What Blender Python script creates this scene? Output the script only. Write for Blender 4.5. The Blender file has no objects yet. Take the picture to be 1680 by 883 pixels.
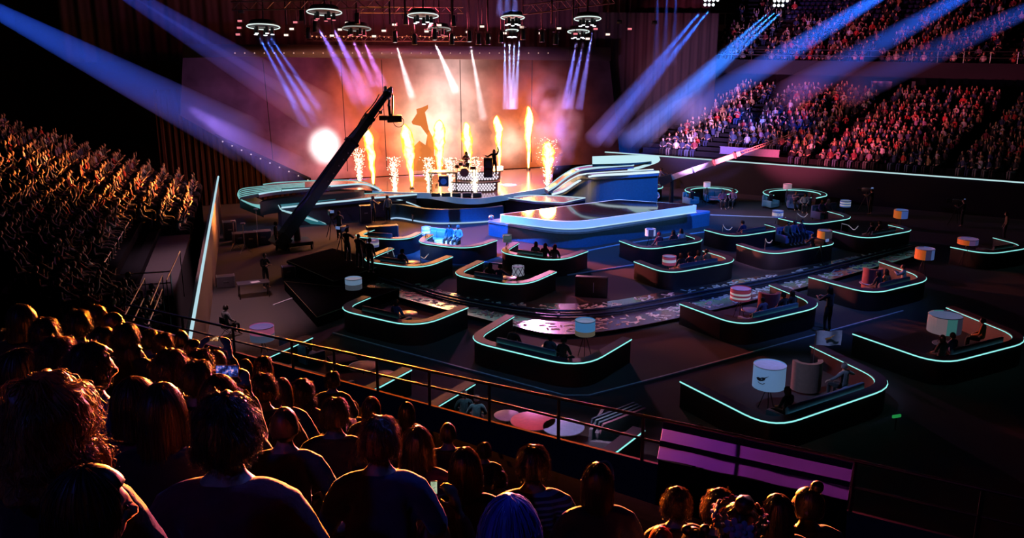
import bpy, bmesh, math, random
import numpy as np
from mathutils import Vector as V, Matrix, noise
PI = math.pi
SC = bpy.context.scene
COL = SC.collection
R = random.Random(7)

# ------------------------------------------------------------------ camera, world, exposure
F, EYE, PITCH = 1457.0, 12.5, math.radians(15)
cam_d = bpy.data.cameras.new('camera'); cam_d.sensor_width = 36; cam_d.lens = F/1680*36
cam_d.clip_end = 400; cam_d.clip_start = 0.05
cam = bpy.data.objects.new('camera', cam_d); COL.objects.link(cam)
cam.location = (0, 0, EYE); cam.rotation_euler = (PI/2-PITCH, 0, 0)
SC.camera = cam
w = bpy.data.worlds.new('hall_dark'); SC.world = w; w.use_nodes = True
w.node_tree.nodes['Background'].inputs[0].default_value = (0.25, 0.3, 0.6, 1)
w.node_tree.nodes['Background'].inputs[1].default_value = 0.0008
vs = SC.view_settings
SC.display_settings.display_device = 'sRGB'
vs.view_transform = 'Standard'; vs.look = 'None'; vs.gamma = 1; vs.exposure = 0; vs.use_curve_mapping = False
cy = SC.cycles
cy.use_denoising = True
cy.max_bounces = 5; cy.diffuse_bounces = 0; cy.glossy_bounces = 3; cy.transmission_bounces = 3
cy.volume_bounces = 0; cy.transparent_max_bounces = 40
cy.volume_step_rate = 3; cy.volume_max_steps = 64
cy.sample_clamp_indirect = 4; cy.caustics_reflective = False; cy.caustics_refractive = False

FW = V((0, math.cos(PITCH), -math.sin(PITCH))); UP = V((0, math.sin(PITCH), math.cos(PITCH))); RT = V((1, 0, 0))
EYEP = V((0, 0, EYE))
def ray(u, v): return FW + RT*((u-840)/F) + UP*((441.5-v)/F)
def at(u, v, z):                      # the point of the hall at height z seen at (u, v) of the photograph
    d = ray(u, v); return EYEP + d*((z-EYE)/d.z)
def deep(u, v, s):                    # the point s metres away
    return EYEP + ray(u, v).normalized()*s
def onplane(u, v, p0, n):             # the point of a vertical plane
    d = ray(u, v); return EYEP + d*((V(p0)-EYEP).dot(n)/d.dot(n))

# ------------------------------------------------------------------ lamps of the show, with unseen spots added as fill
def spot(name, loc, tgt, watts, color, angle, blend=.5, radius=.15, parent=None):
    l = bpy.data.lights.new(name, 'SPOT'); l.energy = watts; l.color = color
    l.spot_size = math.radians(angle); l.spot_blend = blend; l.shadow_soft_size = radius
    o = bpy.data.objects.new(name, l); COL.objects.link(o); o.location = loc
    o.rotation_euler = (V(tgt)-V(loc)).to_track_quat('-Z', 'Y').to_euler()
    return o
def point(name, loc, watts, color, radius=.3):
    l = bpy.data.lights.new(name, 'POINT'); l.energy = watts; l.color = color; l.shadow_soft_size = radius
    o = bpy.data.objects.new(name, l); COL.objects.link(o); o.location = loc
    return o
ORANGE, AMBER, PINK, BLUE, PURPLE = (1, .30, .035), (1, .5, .15), (1, .22, .42), (.05, .22, 1), (.5, .16, 1)
# unseen spots added to boost the stage glow on the two stands
spot('audience_fill', (-7, 64, 7.5), (-2, 5, 8.8), 1700e3, (1, .22, .02), 15, .4, .5)
spot('audience_fill', (4, 63, 8.5), (2.5, 4, 9.2), 330e3, (1, .14, .22), 12, .4, .5)
spot('audience_fill', (-9.5, 58.5, 4.0), (-22, 45, 5.0), 80e3, (1, .27, .05), 38, .8, .4)
# washes on the right stand
spot('stand_wash', (11, 61, 3.4), (16, 80, 7.4), 17e3, (1, .42, .66), 36, .5, .3)
spot('stand_wash', (11.5, 60.5, 3.4), (18, 79, 6.2), 19e3, (.38, .26, 1), 46, .6, .3)
spot('stand_wash', (12, 59, 3.4), (28, 73, 6.2), 24e3, (1, .12, .22), 40, .6, .3)
spot('stand_wash', (4, 62, 9.5), (25, 92, 12), 20e3, (1, .16, .34), 36, .8, .4)
# blue washes over the stage and the square platform
spot('stage_wash', (6, 40, 15), (5, 53, .6), 15e3, (.02, .17, 1), 40, .7, .4)
spot('stage_wash', (12, 45, 15), (10.5, 60, 1.5), 22e3, (.03, .22, 1), 34, .7, .4)
spot('stage_wash', (-6, 42, 15), (-3, 52.5, .3), 85e3, (.02, .16, 1), 32, .7, .4)
spot('stage_wash', (-16, 45, 14), (-14, 57, 2), 3e3, (.25, .3, .9), 36, .7, .4)
spot('stage_wash', (20, 44, 15), (15, 55, 0), 6e3, (.02, .14, 1), 36, .8, .4)
# dim light on the lounge floor
spot('floor_wash', (-12, 36, 14), (-13.5, 38, 0), 7e3, (.95, .5, .6), 44, .8, .4)
spot('floor_wash', (4, 40, 15), (4.0, 38, 0), 2.4e3, (1, .22, .16), 36, .9, .4)
spot('floor_wash', (7, 28, 15), (6.5, 39, 0), 5e3, (.85, .65, 1), 17, .8, .4)
spot('floor_wash', (14, 34, 15), (12, 42, 0), 4.0e3, (.10, .22, 1), 60, .8, .4)
spot('floor_wash', (2, 28, 14), (1, 34, 0), .6e3, (.12, .35, 1), 60, .8, .4)
spot('floor_wash', (-10, 61, 4.2), (9, 42, 1.2), 42e3, (1, .14, .14), 32, .6, .3)
spot('floor_wash', (-9.5, 61, 4.6), (15, 44, 1.4), 42e3, (1, .20, .14), 30, .6, .3)
spot('floor_wash', (-10, 28, 12), (-6, 21, 1), 1.6e3, (.35, .3, 1), 50, .8, .4)
spot('booth_fill', (-6, 40, 14), (-4.2, 49.5, .6), 34e3, (.6, .9, 1), 9, .6, .3)  # booth spots are unseen, added to lift the sofas and tables
spot('booth_fill', (12, 36, 14), (14.3, 48, .6), 16e3, (.9, .42, .8), 12, .6, .3)
spot('booth_fill', (12, 50, 14), (17, 60, .6), 9e3, (.45, .55, 1), 26, .8, .3)
spot('booth_fill', (-2, 23, 12), (.8, 23.8, .5), 3.2e3, (1, .6, .85), 36, .7, .3)
spot('booth_fill', (4, 24, 15), (10.3, 29.5, .8), 5e3, (.35, .5, 1), 22, .8, .3)
spot('booth_fill', (9, 33, 15), (13.5, 42.5, 0), 5e3, (.5, .6, 1), 26, .8, .3)
spot('near_wash_fill', (2.6, 9.5, 14), (1.0, 3.5, 10.5), 2600, (1, .35, .4), 7, .5, .1)  # unseen spot added to brighten the flower crown
# magenta light behind the cloth on the railing, added blue fill on the near stand
spot('railing_wash', (1.4, 24, 7.5), (2.4, 14, 6.3), 3.5e3, (.5, .05, .75), 17, .6, .2)
spot('near_wash_fill', (3, 8, 16), (.0, 3.0, 10.9), 520, (.10, .16, 1), 20, .7, .2)
spot('near_wash_fill', (-4, -3, 17), (-1, 6, 9.5), 190, (.08, .13, 1), 60, .8, .2)

# ------------------------------------------------------------------ materials
def nodes_of(name):
    m = bpy.data.materials.new(name); m.use_nodes = True
    nt = m.node_tree; nt.nodes.clear()
    out = nt.nodes.new('ShaderNodeOutputMaterial')
    return m, nt, out
def N(nt, kind, **kw):
    n = nt.nodes.new(kind)
    for k, v in kw.items():
        if k.startswith('i_'): n.inputs[k[2:].replace('_', ' ')].default_value = v
        else: setattr(n, k, v)
    return n
def c4(c): return (c[0], c[1], c[2], 1)
MATS = {}
def mat(name, c, rough=.6, metal=0, spec=.5, var=.25, scale=8, emit=None, es=1, sheen=0, coat=0, bump=0):
    if name in MATS: return MATS[name]
    m, nt, out = nodes_of(name)
    b = N(nt, 'ShaderNodeBsdfPrincipled')
    b.inputs['Roughness'].default_value = rough; b.inputs['Metallic'].default_value = metal
    b.inputs['Specular IOR Level'].default_value = spec
    if sheen: b.inputs['Sheen Weight'].default_value = sheen
    if coat: b.inputs['Coat Weight'].default_value = coat
    tc = N(nt, 'ShaderNodeTexCoord'); nz = N(nt, 'ShaderNodeTexNoise'); nz.inputs['Scale'].default_value = scale
    nz.inputs['Detail'].default_value = 4
    nt.links.new(tc.outputs['Object'], nz.inputs['Vector'])
    mx = N(nt, 'ShaderNodeMix', data_type='RGBA')
    mx.inputs['A'].default_value = c4([x*(1-var) for x in c]); mx.inputs['B'].default_value = c4([min(1, x*(1+var)) for x in c])
    nt.links.new(nz.outputs['Fac'], mx.inputs['Factor']); nt.links.new(mx.outputs['Result'], b.inputs['Base Color'])
    if bump:
        bp = N(nt, 'ShaderNodeBump'); bp.inputs['Strength'].default_value = bump; bp.inputs['Distance'].default_value = .02
        nt.links.new(nz.outputs['Fac'], bp.inputs['Height']); nt.links.new(bp.outputs['Normal'], b.inputs['Normal'])
    if emit:
        b.inputs['Emission Color'].default_value = c4(emit); b.inputs['Emission Strength'].default_value = es
    nt.links.new(b.outputs[0], out.inputs[0])
    MATS[name] = m; return m
def tinted(name, rough, spec=.4, sheen=0, trans=0, stripes=None, bump=0, bscale=60):
    # colour comes from the object's own colour setting, so shared meshes can be dyed one by one
    m, nt, out = nodes_of(name)
    oi = N(nt, 'ShaderNodeObjectInfo'); tc = N(nt, 'ShaderNodeTexCoord')
    nz = N(nt, 'ShaderNodeTexNoise'); nz.inputs['Scale'].default_value = 25
    nt.links.new(tc.outputs['Object'], nz.inputs['Vector'])
    hs = N(nt, 'ShaderNodeMix', data_type='RGBA', blend_type='MULTIPLY'); hs.inputs['Factor'].default_value = 1
    rm = N(nt, 'ShaderNodeMapRange'); rm.inputs['To Min'].default_value = .7; rm.inputs['To Max'].default_value = 1.2
    nt.links.new(nz.outputs['Fac'], rm.inputs['Value'])
    nt.links.new(oi.outputs['Color'], hs.inputs['A']); nt.links.new(rm.outputs[0], hs.inputs['B'])
    b = N(nt, 'ShaderNodeBsdfPrincipled'); b.inputs['Roughness'].default_value = rough
    b.inputs['Specular IOR Level'].default_value = spec; b.inputs['Sheen Weight'].default_value = sheen
    col = hs.outputs['Result']
    if stripes:
        wv = N(nt, 'ShaderNodeTexWave', bands_direction='Z'); wv.inputs['Scale'].default_value = stripes
        nt.links.new(tc.outputs['Object'], wv.inputs['Vector'])
        cr = N(nt, 'ShaderNodeMix', data_type='RGBA'); cr.inputs['B'].default_value = (.5, .48, .55, 1)
        st = N(nt, 'ShaderNodeMath', operation='GREATER_THAN'); st.inputs[1].default_value = .62
        nt.links.new(wv.outputs['Fac'], st.inputs[0]); nt.links.new(st.outputs[0], cr.inputs['Factor'])
        nt.links.new(col, cr.inputs['A']); col = cr.outputs['Result']
    nt.links.new(col, b.inputs['Base Color'])
    if bump:
        n2 = N(nt, 'ShaderNodeTexNoise'); n2.inputs['Scale'].default_value = bscale
        nt.links.new(tc.outputs['Object'], n2.inputs['Vector'])
        bp = N(nt, 'ShaderNodeBump'); bp.inputs['Strength'].default_value = bump; bp.inputs['Distance'].default_value = .01
        nt.links.new(n2.outputs['Fac'], bp.inputs['Height']); nt.links.new(bp.outputs['Normal'], b.inputs['Normal'])
    sh = b.outputs[0]
    if trans:
        t = N(nt, 'ShaderNodeBsdfTranslucent'); nt.links.new(col, t.inputs['Color'])
        mx = N(nt, 'ShaderNodeMixShader'); mx.inputs[0].default_value = trans
        nt.links.new(sh, mx.inputs[1]); nt.links.new(t.outputs[0], mx.inputs[2]); sh = mx.outputs[0]
    nt.links.new(sh, out.inputs[0])
    MATS[name] = m; return m
def glow(name, c, s):
    if name in MATS: return MATS[name]
    m, nt, out = nodes_of(name)
    e = N(nt, 'ShaderNodeEmission'); e.inputs[1].default_value = s
    tc = N(nt, 'ShaderNodeTexCoord'); nz = N(nt, 'ShaderNodeTexNoise'); nz.inputs['Scale'].default_value = 2
    nt.links.new(tc.outputs['Object'], nz.inputs['Vector'])
    mx = N(nt, 'ShaderNodeMix', data_type='RGBA')
    mx.inputs['A'].default_value = c4([x*.92 for x in c]); mx.inputs['B'].default_value = c4(c)
    nt.links.new(nz.outputs['Fac'], mx.inputs['Factor']); nt.links.new(mx.outputs['Result'], e.inputs[0])
    nt.links.new(e.outputs[0], out.inputs[0]); MATS[name] = m; return m
def haze_mat(name, density, aniso=0.2, noise_scale=None, lo=.45, hi=.75, color=(1, 1, 1), fall=False):
    if name in MATS: return MATS[name]
    m, nt, out = nodes_of(name)
    s = N(nt, 'ShaderNodeVolumeScatter'); s.inputs['Density'].default_value = density
    s.inputs['Anisotropy'].default_value = aniso; s.inputs['Color'].default_value = c4(color)
    if noise_scale:
        tc = N(nt, 'ShaderNodeTexCoord'); nz = N(nt, 'ShaderNodeTexNoise'); nz.inputs['Scale'].default_value = noise_scale
        nz.inputs['Detail'].default_value = 3
        nt.links.new(tc.outputs['Object'], nz.inputs['Vector'])
        mr = N(nt, 'ShaderNodeMapRange'); mr.inputs['From Min'].default_value = lo; mr.inputs['From Max'].default_value = hi
        nt.links.new(nz.outputs['Fac'], mr.inputs['Value'])
        # thin out towards the rim of the cloud (unit-sphere generated coordinates)
        sb = N(nt, 'ShaderNodeVectorMath', operation='SUBTRACT'); sb.inputs[1].default_value = (.5, .5, .5)
        nt.links.new(tc.outputs['Generated'], sb.inputs[0])
        ln = N(nt, 'ShaderNodeVectorMath', operation='LENGTH'); nt.links.new(sb.outputs[0], ln.inputs[0])
        m2 = N(nt, 'ShaderNodeMapRange'); m2.inputs['From Min'].default_value = .5; m2.inputs['From Max'].default_value = .12
        m2.inputs['To Max'].default_value = density
        nt.links.new(ln.outputs['Value'], m2.inputs['Value'])
        mu = N(nt, 'ShaderNodeMath', operation='MULTIPLY')
        nt.links.new(mr.outputs[0], mu.inputs[0]); nt.links.new(m2.outputs[0], mu.inputs[1])
        nt.links.new(mu.outputs[0], s.inputs['Density'])
    nt.links.new(s.outputs[0], out.inputs['Volume']); MATS[name] = m; return m

BLACK = mat('matt_black', (.010, .010, .012), .85, 0, 0)
BLACKM = mat('black_metal', (.02, .02, .023), .35, .6)
STEEL = mat('steel', (.35, .35, .38), .35, .9)
CAP = mat('booth_cap_laminate', (.05, .04, .055), .45, 0, .35)
BOOTH = mat('booth_black_panel', (.010, .010, .013), .55)
CYAN = glow('cyan_led', (.30, .92, .88), 1.1)
WHITELED = glow('white_led', (.75, .92, 1), 1.25)
BLUELED = glow('pale_blue_led', (.38, .68, 1), 1.0)
LENS = glow('lamp_lens', (.85, .95, 1), 3)
WARM = glow('warm_lens', (1, .72, .6), 1.6)
PINKL = glow('pink_lens', (1, .25, .3), .9)
CONCRETE = mat('dark_concrete', (.06, .052, .055), .75, bump=.2)
CARPET = mat('dark_carpet', (.05, .042, .045), .85, scale=40, bump=.3)

# ------------------------------------------------------------------ mesh building
class MB:
    def __init__(s): s.v = []; s.f = []; s.mi = []; s.k = 0
    def add(s, vs, fs, mi=None):
        o = len(s.v); s.v += [tuple(p) for p in vs]; s.f += [tuple(i+o for i in f) for f in fs]
        s.mi += [s.k if mi is None else mi]*len(fs); return s
    def box(s, c, d, rz=0, m=None):
        x, y, z = d[0]/2, d[1]/2, d[2]/2
        M_ = m if m is not None else Matrix.Rotation(rz, 3, 'Z')
        vs = [M_ @ V((a*x, b*y, g*z)) + V(c) for g in (-1, 1) for b in (-1, 1) for a in (-1, 1)]
        return s.add(vs, [(0, 2, 3, 1), (4, 5, 7, 6), (0, 1, 5, 4), (2, 6, 7, 3), (0, 4, 6, 2), (1, 3, 7, 5)])
    def rbox(s, c, d, rz=0, b=.04, tilt=0):        # a box with softened edges
        bm = bmesh.new(); bmesh.ops.create_cube(bm, size=1)
        for v in bm.verts: v.co = V((v.co.x*d[0], v.co.y*d[1], v.co.z*d[2]))
        bmesh.ops.bevel(bm, geom=bm.edges[:], offset=min(b, min(d)*.45), segments=2, profile=.6, affect='EDGES')
        m = Matrix.Rotation(rz, 3, 'Z') @ Matrix.Rotation(tilt, 3, 'X')
        bm.verts.ensure_lookup_table()
        s.add([m @ v.co + V(c) for v in bm.verts], [[v.index for v in f.verts] for f in bm.faces]); bm.free(); return s
    def cyl(s, p0, p1, r0, r1=None, n=10):
        p0, p1 = V(p0), V(p1); r1 = r0 if r1 is None else r1
        d = (p1-p0); q = d.to_track_quat('Z', 'Y') if d.length > 1e-6 else V((0, 0, 1)).to_track_quat('Z', 'Y')
        vs = []
        for p, r in ((p0, r0), (p1, r1)):
            for i in range(n):
                a = 2*PI*i/n; vs.append(q @ V((math.cos(a)*r, math.sin(a)*r, 0)) + p)
        fs = [(i, (i+1) % n, n+(i+1) % n, n+i) for i in range(n)] + [tuple(range(n-1, -1, -1)), tuple(range(n, 2*n))]
        return s.add(vs, fs)
    def tube(s, pts, r, n=6, closed=False):
        pts = [V(p) for p in pts]; m = len(pts); vs = []; fs = []
        rr = r if isinstance(r, (list, tuple)) else [r]*m
        for i, p in enumerate(pts):
            a = pts[i-1] if (i or closed) else p; b = pts[(i+1) % m] if (i < m-1 or closed) else p
            t = (b-a).normalized(); x = t.cross(V((0, 0, 1)))
            if x.length < 1e-3: x = t.cross(V((0, 1, 0)))
            x.normalize(); y = x.cross(t)
            for j in range(n):
                g = 2*PI*j/n; vs.append(p + (x*math.cos(g)+y*math.sin(g))*rr[i])
        for i in range(m if closed else m-1):
            for j in range(n):
                k = (i+1) % m; fs.append((i*n+j, i*n+(j+1) % n, k*n+(j+1) % n, k*n+j))
        if not closed: fs += [tuple(range(n-1, -1, -1)), tuple((m-1)*n+j for j in range(n))]
        return s.add(vs, fs)
    def lathe(s, prof, n=20, c=(0, 0, 0), cap=True, mis=None):
        m = len(prof); vs = []
        for r, z in prof:
            for i in range(n):
                a = 2*PI*i/n; vs.append((c[0]+r*math.cos(a), c[1]+r*math.sin(a), c[2]+z))
        for j in range(m-1):
            s_mi = s.k if mis is None else mis[j]
            fs = [(j*n+i, j*n+(i+1) % n, (j+1)*n+(i+1) % n, (j+1)*n+i) for i in range(n)]
            if j == 0: base = len(s.v); s.add(vs, fs, s_mi)
            else:
                s.f += [tuple(i+base for i in f) for f in fs]; s.mi += [s_mi]*n
        if cap:
            s.f += [tuple(base+i for i in range(n-1, -1, -1)), tuple(base+(m-1)*n+i for i in range(n))]
            s.mi += [s.k if mis is None else mis[0], s.k if mis is None else mis[-1]]
        return s
    def prism(s, poly, z0, z1):
        n = len(poly); vs = [(p[0], p[1], z0) for p in poly]+[(p[0], p[1], z1) for p in poly]
        fs = [(i, (i+1) % n, n+(i+1) % n, n+i) for i in range(n)]+[tuple(range(n-1, -1, -1)), tuple(range(n, 2*n))]
        return s.add(vs, fs)
    def slab(s, near, far, th):                     # a strip between two 3-D edges, th thick
        n = len(near); vs = [V(p) for p in near]+[V(p) for p in far]
        vs += [p-V((0, 0, th)) for p in vs]
        fs = []
        for i in range(n-1):
            fs += [(i, i+1, n+i+1, n+i), (2*n+i, 3*n+i, 3*n+i+1, 2*n+i+1), (i, 2*n+i, 2*n+i+1, i+1), (n+i, n+i+1, 3*n+i+1, 3*n+i)]
        fs += [(0, n, 3*n, 2*n), (n-1, 3*n-1, 4*n-1, 2*n-1)]
        return s.add(vs, fs)
    def ell(s, c, r, nu=12, nv=8, m=None):
        vs = [(0, 0, 1)]; fs = []
        for j in range(1, nv):
            t = PI*j/nv
            for i in range(nu):
                a = 2*PI*i/nu; vs.append((math.sin(t)*math.cos(a), math.sin(t)*math.sin(a), math.cos(t)))
        vs.append((0, 0, -1)); L = len(vs)-1
        for i in range(nu): fs.append((0, 1+i, 1+(i+1) % nu)); fs.append((L, L-nu+(i+1) % nu, L-nu+i))
        for j in range(nv-2):
            for i in range(nu):
                a = 1+j*nu+i; b = 1+j*nu+(i+1) % nu; fs.append((a, a+nu, b+nu, b))
        if isinstance(r, (int, float)): r = (r, r, r)
        out = []
        for p in vs:
            q = V((p[0]*r[0], p[1]*r[1], p[2]*r[2]))
            out.append((m @ q if m else q)+V(c))
        return s.add(out, fs)
    def mesh(s, name, mats, smooth=35, fix=True):
        me = bpy.data.meshes.new(name); me.from_pydata(s.v, [], s.f)
        if fix:
            bm = bmesh.new(); bm.from_mesh(me); bmesh.ops.recalc_face_normals(bm, faces=bm.faces[:]); bm.to_mesh(me); bm.free()
        for m in (mats if isinstance(mats, (list, tuple)) else [mats]): me.materials.append(m)
        if any(s.mi): me.polygons.foreach_set('material_index', s.mi)
        me.polygons.foreach_set('use_smooth', [True]*len(me.polygons))
        if smooth is not None: me.set_sharp_from_angle(angle=math.radians(smooth))
        me.update(); return me
    def build(s, name, mats, parent=None, loc=None, smooth=35, fix=True):
        return link(name, s.mesh(name, mats, smooth, fix), parent, loc)
def link(name, data, parent=None, loc=None, rz=0):
    o = bpy.data.objects.new(name, data); COL.objects.link(o)
    if parent: o.parent = parent
    if loc is not None: o.location = loc
    if rz: o.rotation_euler = (0, 0, rz)
    return o
def tag(o, label, cat, group=None, kind=None):
    o['label'] = label; o['category'] = cat
    if group: o['group'] = group
    if kind: o['kind'] = kind
    return o
def thing(name, loc, label, cat, group=None, rz=0):
    o = bpy.data.objects.new(name, None); COL.objects.link(o); o.location = loc; o.rotation_euler = (0, 0, rz)
    o.empty_display_size = .2
    return tag(o, label, cat, group)
def struct(name, mb, m, smooth=35):
    o = mb.build(name, m, smooth=smooth); o['kind'] = 'structure'; return o
def copytree(o, parent=None):
    c = o.copy(); COL.objects.link(c)
    if parent: c.parent = parent
    for ch in o.children: copytree(ch, c)
    return c
def rounded(pts, rads, n=7):                      # a polyline with its inner corners rounded (2-D)
    pts = [V((p[0], p[1])) for p in pts]; out = [pts[0]]
    for i in range(1, len(pts)-1):
        p, a, b = pts[i], pts[i-1], pts[i+1]
        la, lb = (a-p).length, (b-p).length; r = min(rads[i-1], la*.85, lb*.6)
        s0, s1 = p+(a-p).normalized()*r, p+(b-p).normalized()*r
        for j in range(n+1):
            t = j/n; out.append(s0*(1-t)**2+p*2*t*(1-t)+s1*t*t)
    return out+[pts[-1]]
def offset(path, d):                              # shift a 2-D path sideways
    out = []
    for i, p in enumerate(path):
        a = path[max(i-1, 0)]; b = path[min(i+1, len(path)-1)]
        t = (b-a).normalized(); out.append(p+V((-t.y, t.x))*d)
    return out
# ------------------------------------------------------------------ people
SKINM = tinted('skin', .5, .4)
CLOTH = tinted('clothing', .8, .3, sheen=.3, bump=.3)
STRIPED = tinted('striped_knit', .85, .3, sheen=.3, stripes=9)
HAIRM = tinted('hair', .42, .5, trans=.22)
EYEM = mat('dark_eye', (.02, .015, .012), .15)
def skin_mesh(pts, edges, rad, sub=1, voxel=0):
    me = bpy.data.meshes.new('tmp'); me.from_pydata([tuple(p) for p in pts], edges, [])
    o = bpy.data.objects.new('tmp', me); COL.objects.link(o)
    o.modifiers.new('s', 'SKIN')
    if not me.skin_vertices: me.skin_vertices.new() if hasattr(me.skin_vertices, 'new') else None
    sv = me.skin_vertices[0].data
    seen = set(); adj = {}
    for a, b in edges: adj.setdefault(a, []).append(b); adj.setdefault(b, []).append(a)
    for i, r in enumerate(rad):
        sv[i].radius = r if isinstance(r, (tuple, list)) else (r, r)
        if i not in seen:
            sv[i].use_root = True; st = [i]
            while st:
                k = st.pop()
                if k in seen: continue
                seen.add(k); st += adj.get(k, [])
    m = o.modifiers.new('u', 'SUBSURF'); m.levels = sub; m.render_levels = sub
    if voxel:
        m = o.modifiers.new('r', 'REMESH'); m.mode = 'VOXEL'; m.voxel_size = voxel
        m = o.modifiers.new('m', 'SMOOTH'); m.iterations = 3; m.factor = .5
    dg = bpy.context.evaluated_depsgraph_get(); dg.update()
    ev = o.evaluated_get(dg); r = bpy.data.meshes.new_from_object(ev, depsgraph=dg)
    vs = [v.co.copy() for v in r.vertices]; fs = [tuple(p.vertices) for p in r.polygons]
    bpy.data.objects.remove(o); bpy.data.meshes.remove(r); bpy.data.meshes.remove(me)
    return vs, fs
def head_geo(yaw=0, tilt=0, nu=36, nv=26):
    def g(d, c, w): return math.exp(-sum(((d[i]-c[i])/w[i])**2 for i in range(3)))
    mb = MB(); mb.ell((0, 0, 0), 1, nu, nv)
    m = Matrix.Rotation(yaw, 3, 'Z') @ Matrix.Rotation(tilt, 3, 'X'); out = []
    for p in mb.v:
        d = V(p); x, y, z = d
        q = V((x*.076, y*.096, z*.122))
        if z < 0:
            k = 1-.30*(-z)**1.3; q.x *= k
            if y < 0: q.y *= 1-.35*(-z)**1.2
            else: q.y *= 1-.08*(-z)
        q += d*(.024*g(d, (0, .97, -.22), (.13, .5, .17)) + .010*g(d, (0, .97, -.05), (.10, .4, .22))
                - .010*(g(d, (.36, .9, .04), (.2, .4, .14))+g(d, (-.36, .9, .04), (.2, .4, .14)))
                + .005*g(d, (0, .93, .2), (.6, .4, .1)) + .006*g(d, (0, .9, -.52), (.26, .4, .07)) - .004*g(d, (0, .9, -.46), (.3, .4, .03))
                + .010*g(d, (0, .65, -.8), (.3, .4, .2)))
        for sx in (-1, 1):
            e = g(d, (sx*.98, -.12, -.12), (.4, .16, .24)); q += V((sx*.020, -.012, 0))*e
        out.append(m @ q)
    return out, mb.f
POSES = {}
def pose(kind):
    # joints in metres, person faces +Y, floor at z = 0
    s = kind.startswith('stand')
    dz = .43 if s else 0
    J = dict(pel=(0, 0, .55+dz), wai=(0, -.03, .72+dz), che=(0, -.03, .95+dz), nb=(0, -.01, 1.09+dz), nk=(0, .015, 1.16+dz), hd=(0, .035, 1.27+dz))
    for sx, n in ((-1, 'l'), (1, 'r')):
        J['sh'+n] = (sx*.185, -.02, 1.05+dz)
        if s:
            J['hi'+n] = (sx*.1, 0, .93); J['kn'+n] = (sx*.12, .03, .51); J['an'+n] = (sx*.13, -.02, .09); J['to'+n] = (sx*.16, .14, .04)
            J['el'+n] = (sx*.27, -.03, 1.19); J['wr'+n] = (sx*.26, .10, .95)
        else:
            J['hi'+n] = (sx*.1, .04, .53); J['kn'+n] = (sx*.15, .48, .53); J['an'+n] = (sx*.14, .46, .1); J['to'+n] = (sx*.17, .62, .045)
            J['el'+n] = (sx*.29, .04, .79); J['wr'+n] = (sx*.15, .28, .68)
        if kind == 'sit_phone': J['el'+n] = (sx*.21, .22, 1.02); J['wr'+n] = (sx*.12, .34, 1.26)
        if kind == 'sit_cheer': J['el'+n] = (sx*.30, .10, 1.25); J['wr'+n] = (sx*.26, .18, 1.53)
        if kind == 'sit_clap': J['el'+n] = (sx*.24, .20, .88); J['wr'+n] = (sx*.06, .40, 1.02)
        if kind == 'sit_wide': J['el'+n] = (sx*.42, .0, .93); J['wr'+n] = (sx*.60, .10, .86)
        if kind == 'stand_camera': J['el'+n] = (sx*.28, .22, 1.28); J['wr'+n] = (sx*.14, .45, 1.34)
        if kind == 'stand_folded': J['el'+n] = (sx*.27, .08, 1.20); J['wr'+n] = (-sx*.06, .26, 1.24)
        if kind == 'stand_raise':
            J['el'+n] = (sx*.30, .02, 1.75) if sx < 0 else (sx*.42, .08, 1.35); J['wr'+n] = (sx*.22, .05, 2.02) if sx < 0 else (sx*.62, .14, 1.44)
    return {k: V(p) for k, p in J.items()}
def hand_chain(wr, el, sx):
    # palm and five fingers of different lengths as short separate chains, curled a little
    f = (wr-el).normalized(); side = f.cross(V((0, 0, 1)))
    if side.length < .1: side = V((1, 0, 0))
    side.normalize(); dn = side.cross(f).normalized()
    if dn.z > 0: dn = -dn
    P = [wr-f*.02, wr+f*.045, wr+f*.085]; E_ = [(0, 1), (1, 2)]; Rr = [(.024, .020), (.036, .018), (.036, .015)]
    for k, L in enumerate((.072, .082, .076, .058)):
        b = wr+f*.075+side*((k-1.5)*.020)
        o = len(P); P += [b, b+f*L*.5+dn*.010, b+f*L*.85+dn*.034, b+f*L*.9+dn*.052]; E_ += [(o, o+1), (o+1, o+2), (o+2, o+3)]; Rr += [.0095, .009, .0085, .007]
    b = wr+f*.025+side*(-sx*.030); o = len(P)
    P += [b, b+f*.03-side*sx*.028+dn*.008, b+f*.062-side*sx*.034+dn*.022]; E_ += [(o, o+1), (o+1, o+2)]; Rr += [.012, .0105, .0085]
    return P, E_, Rr
BODY = {}
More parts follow.
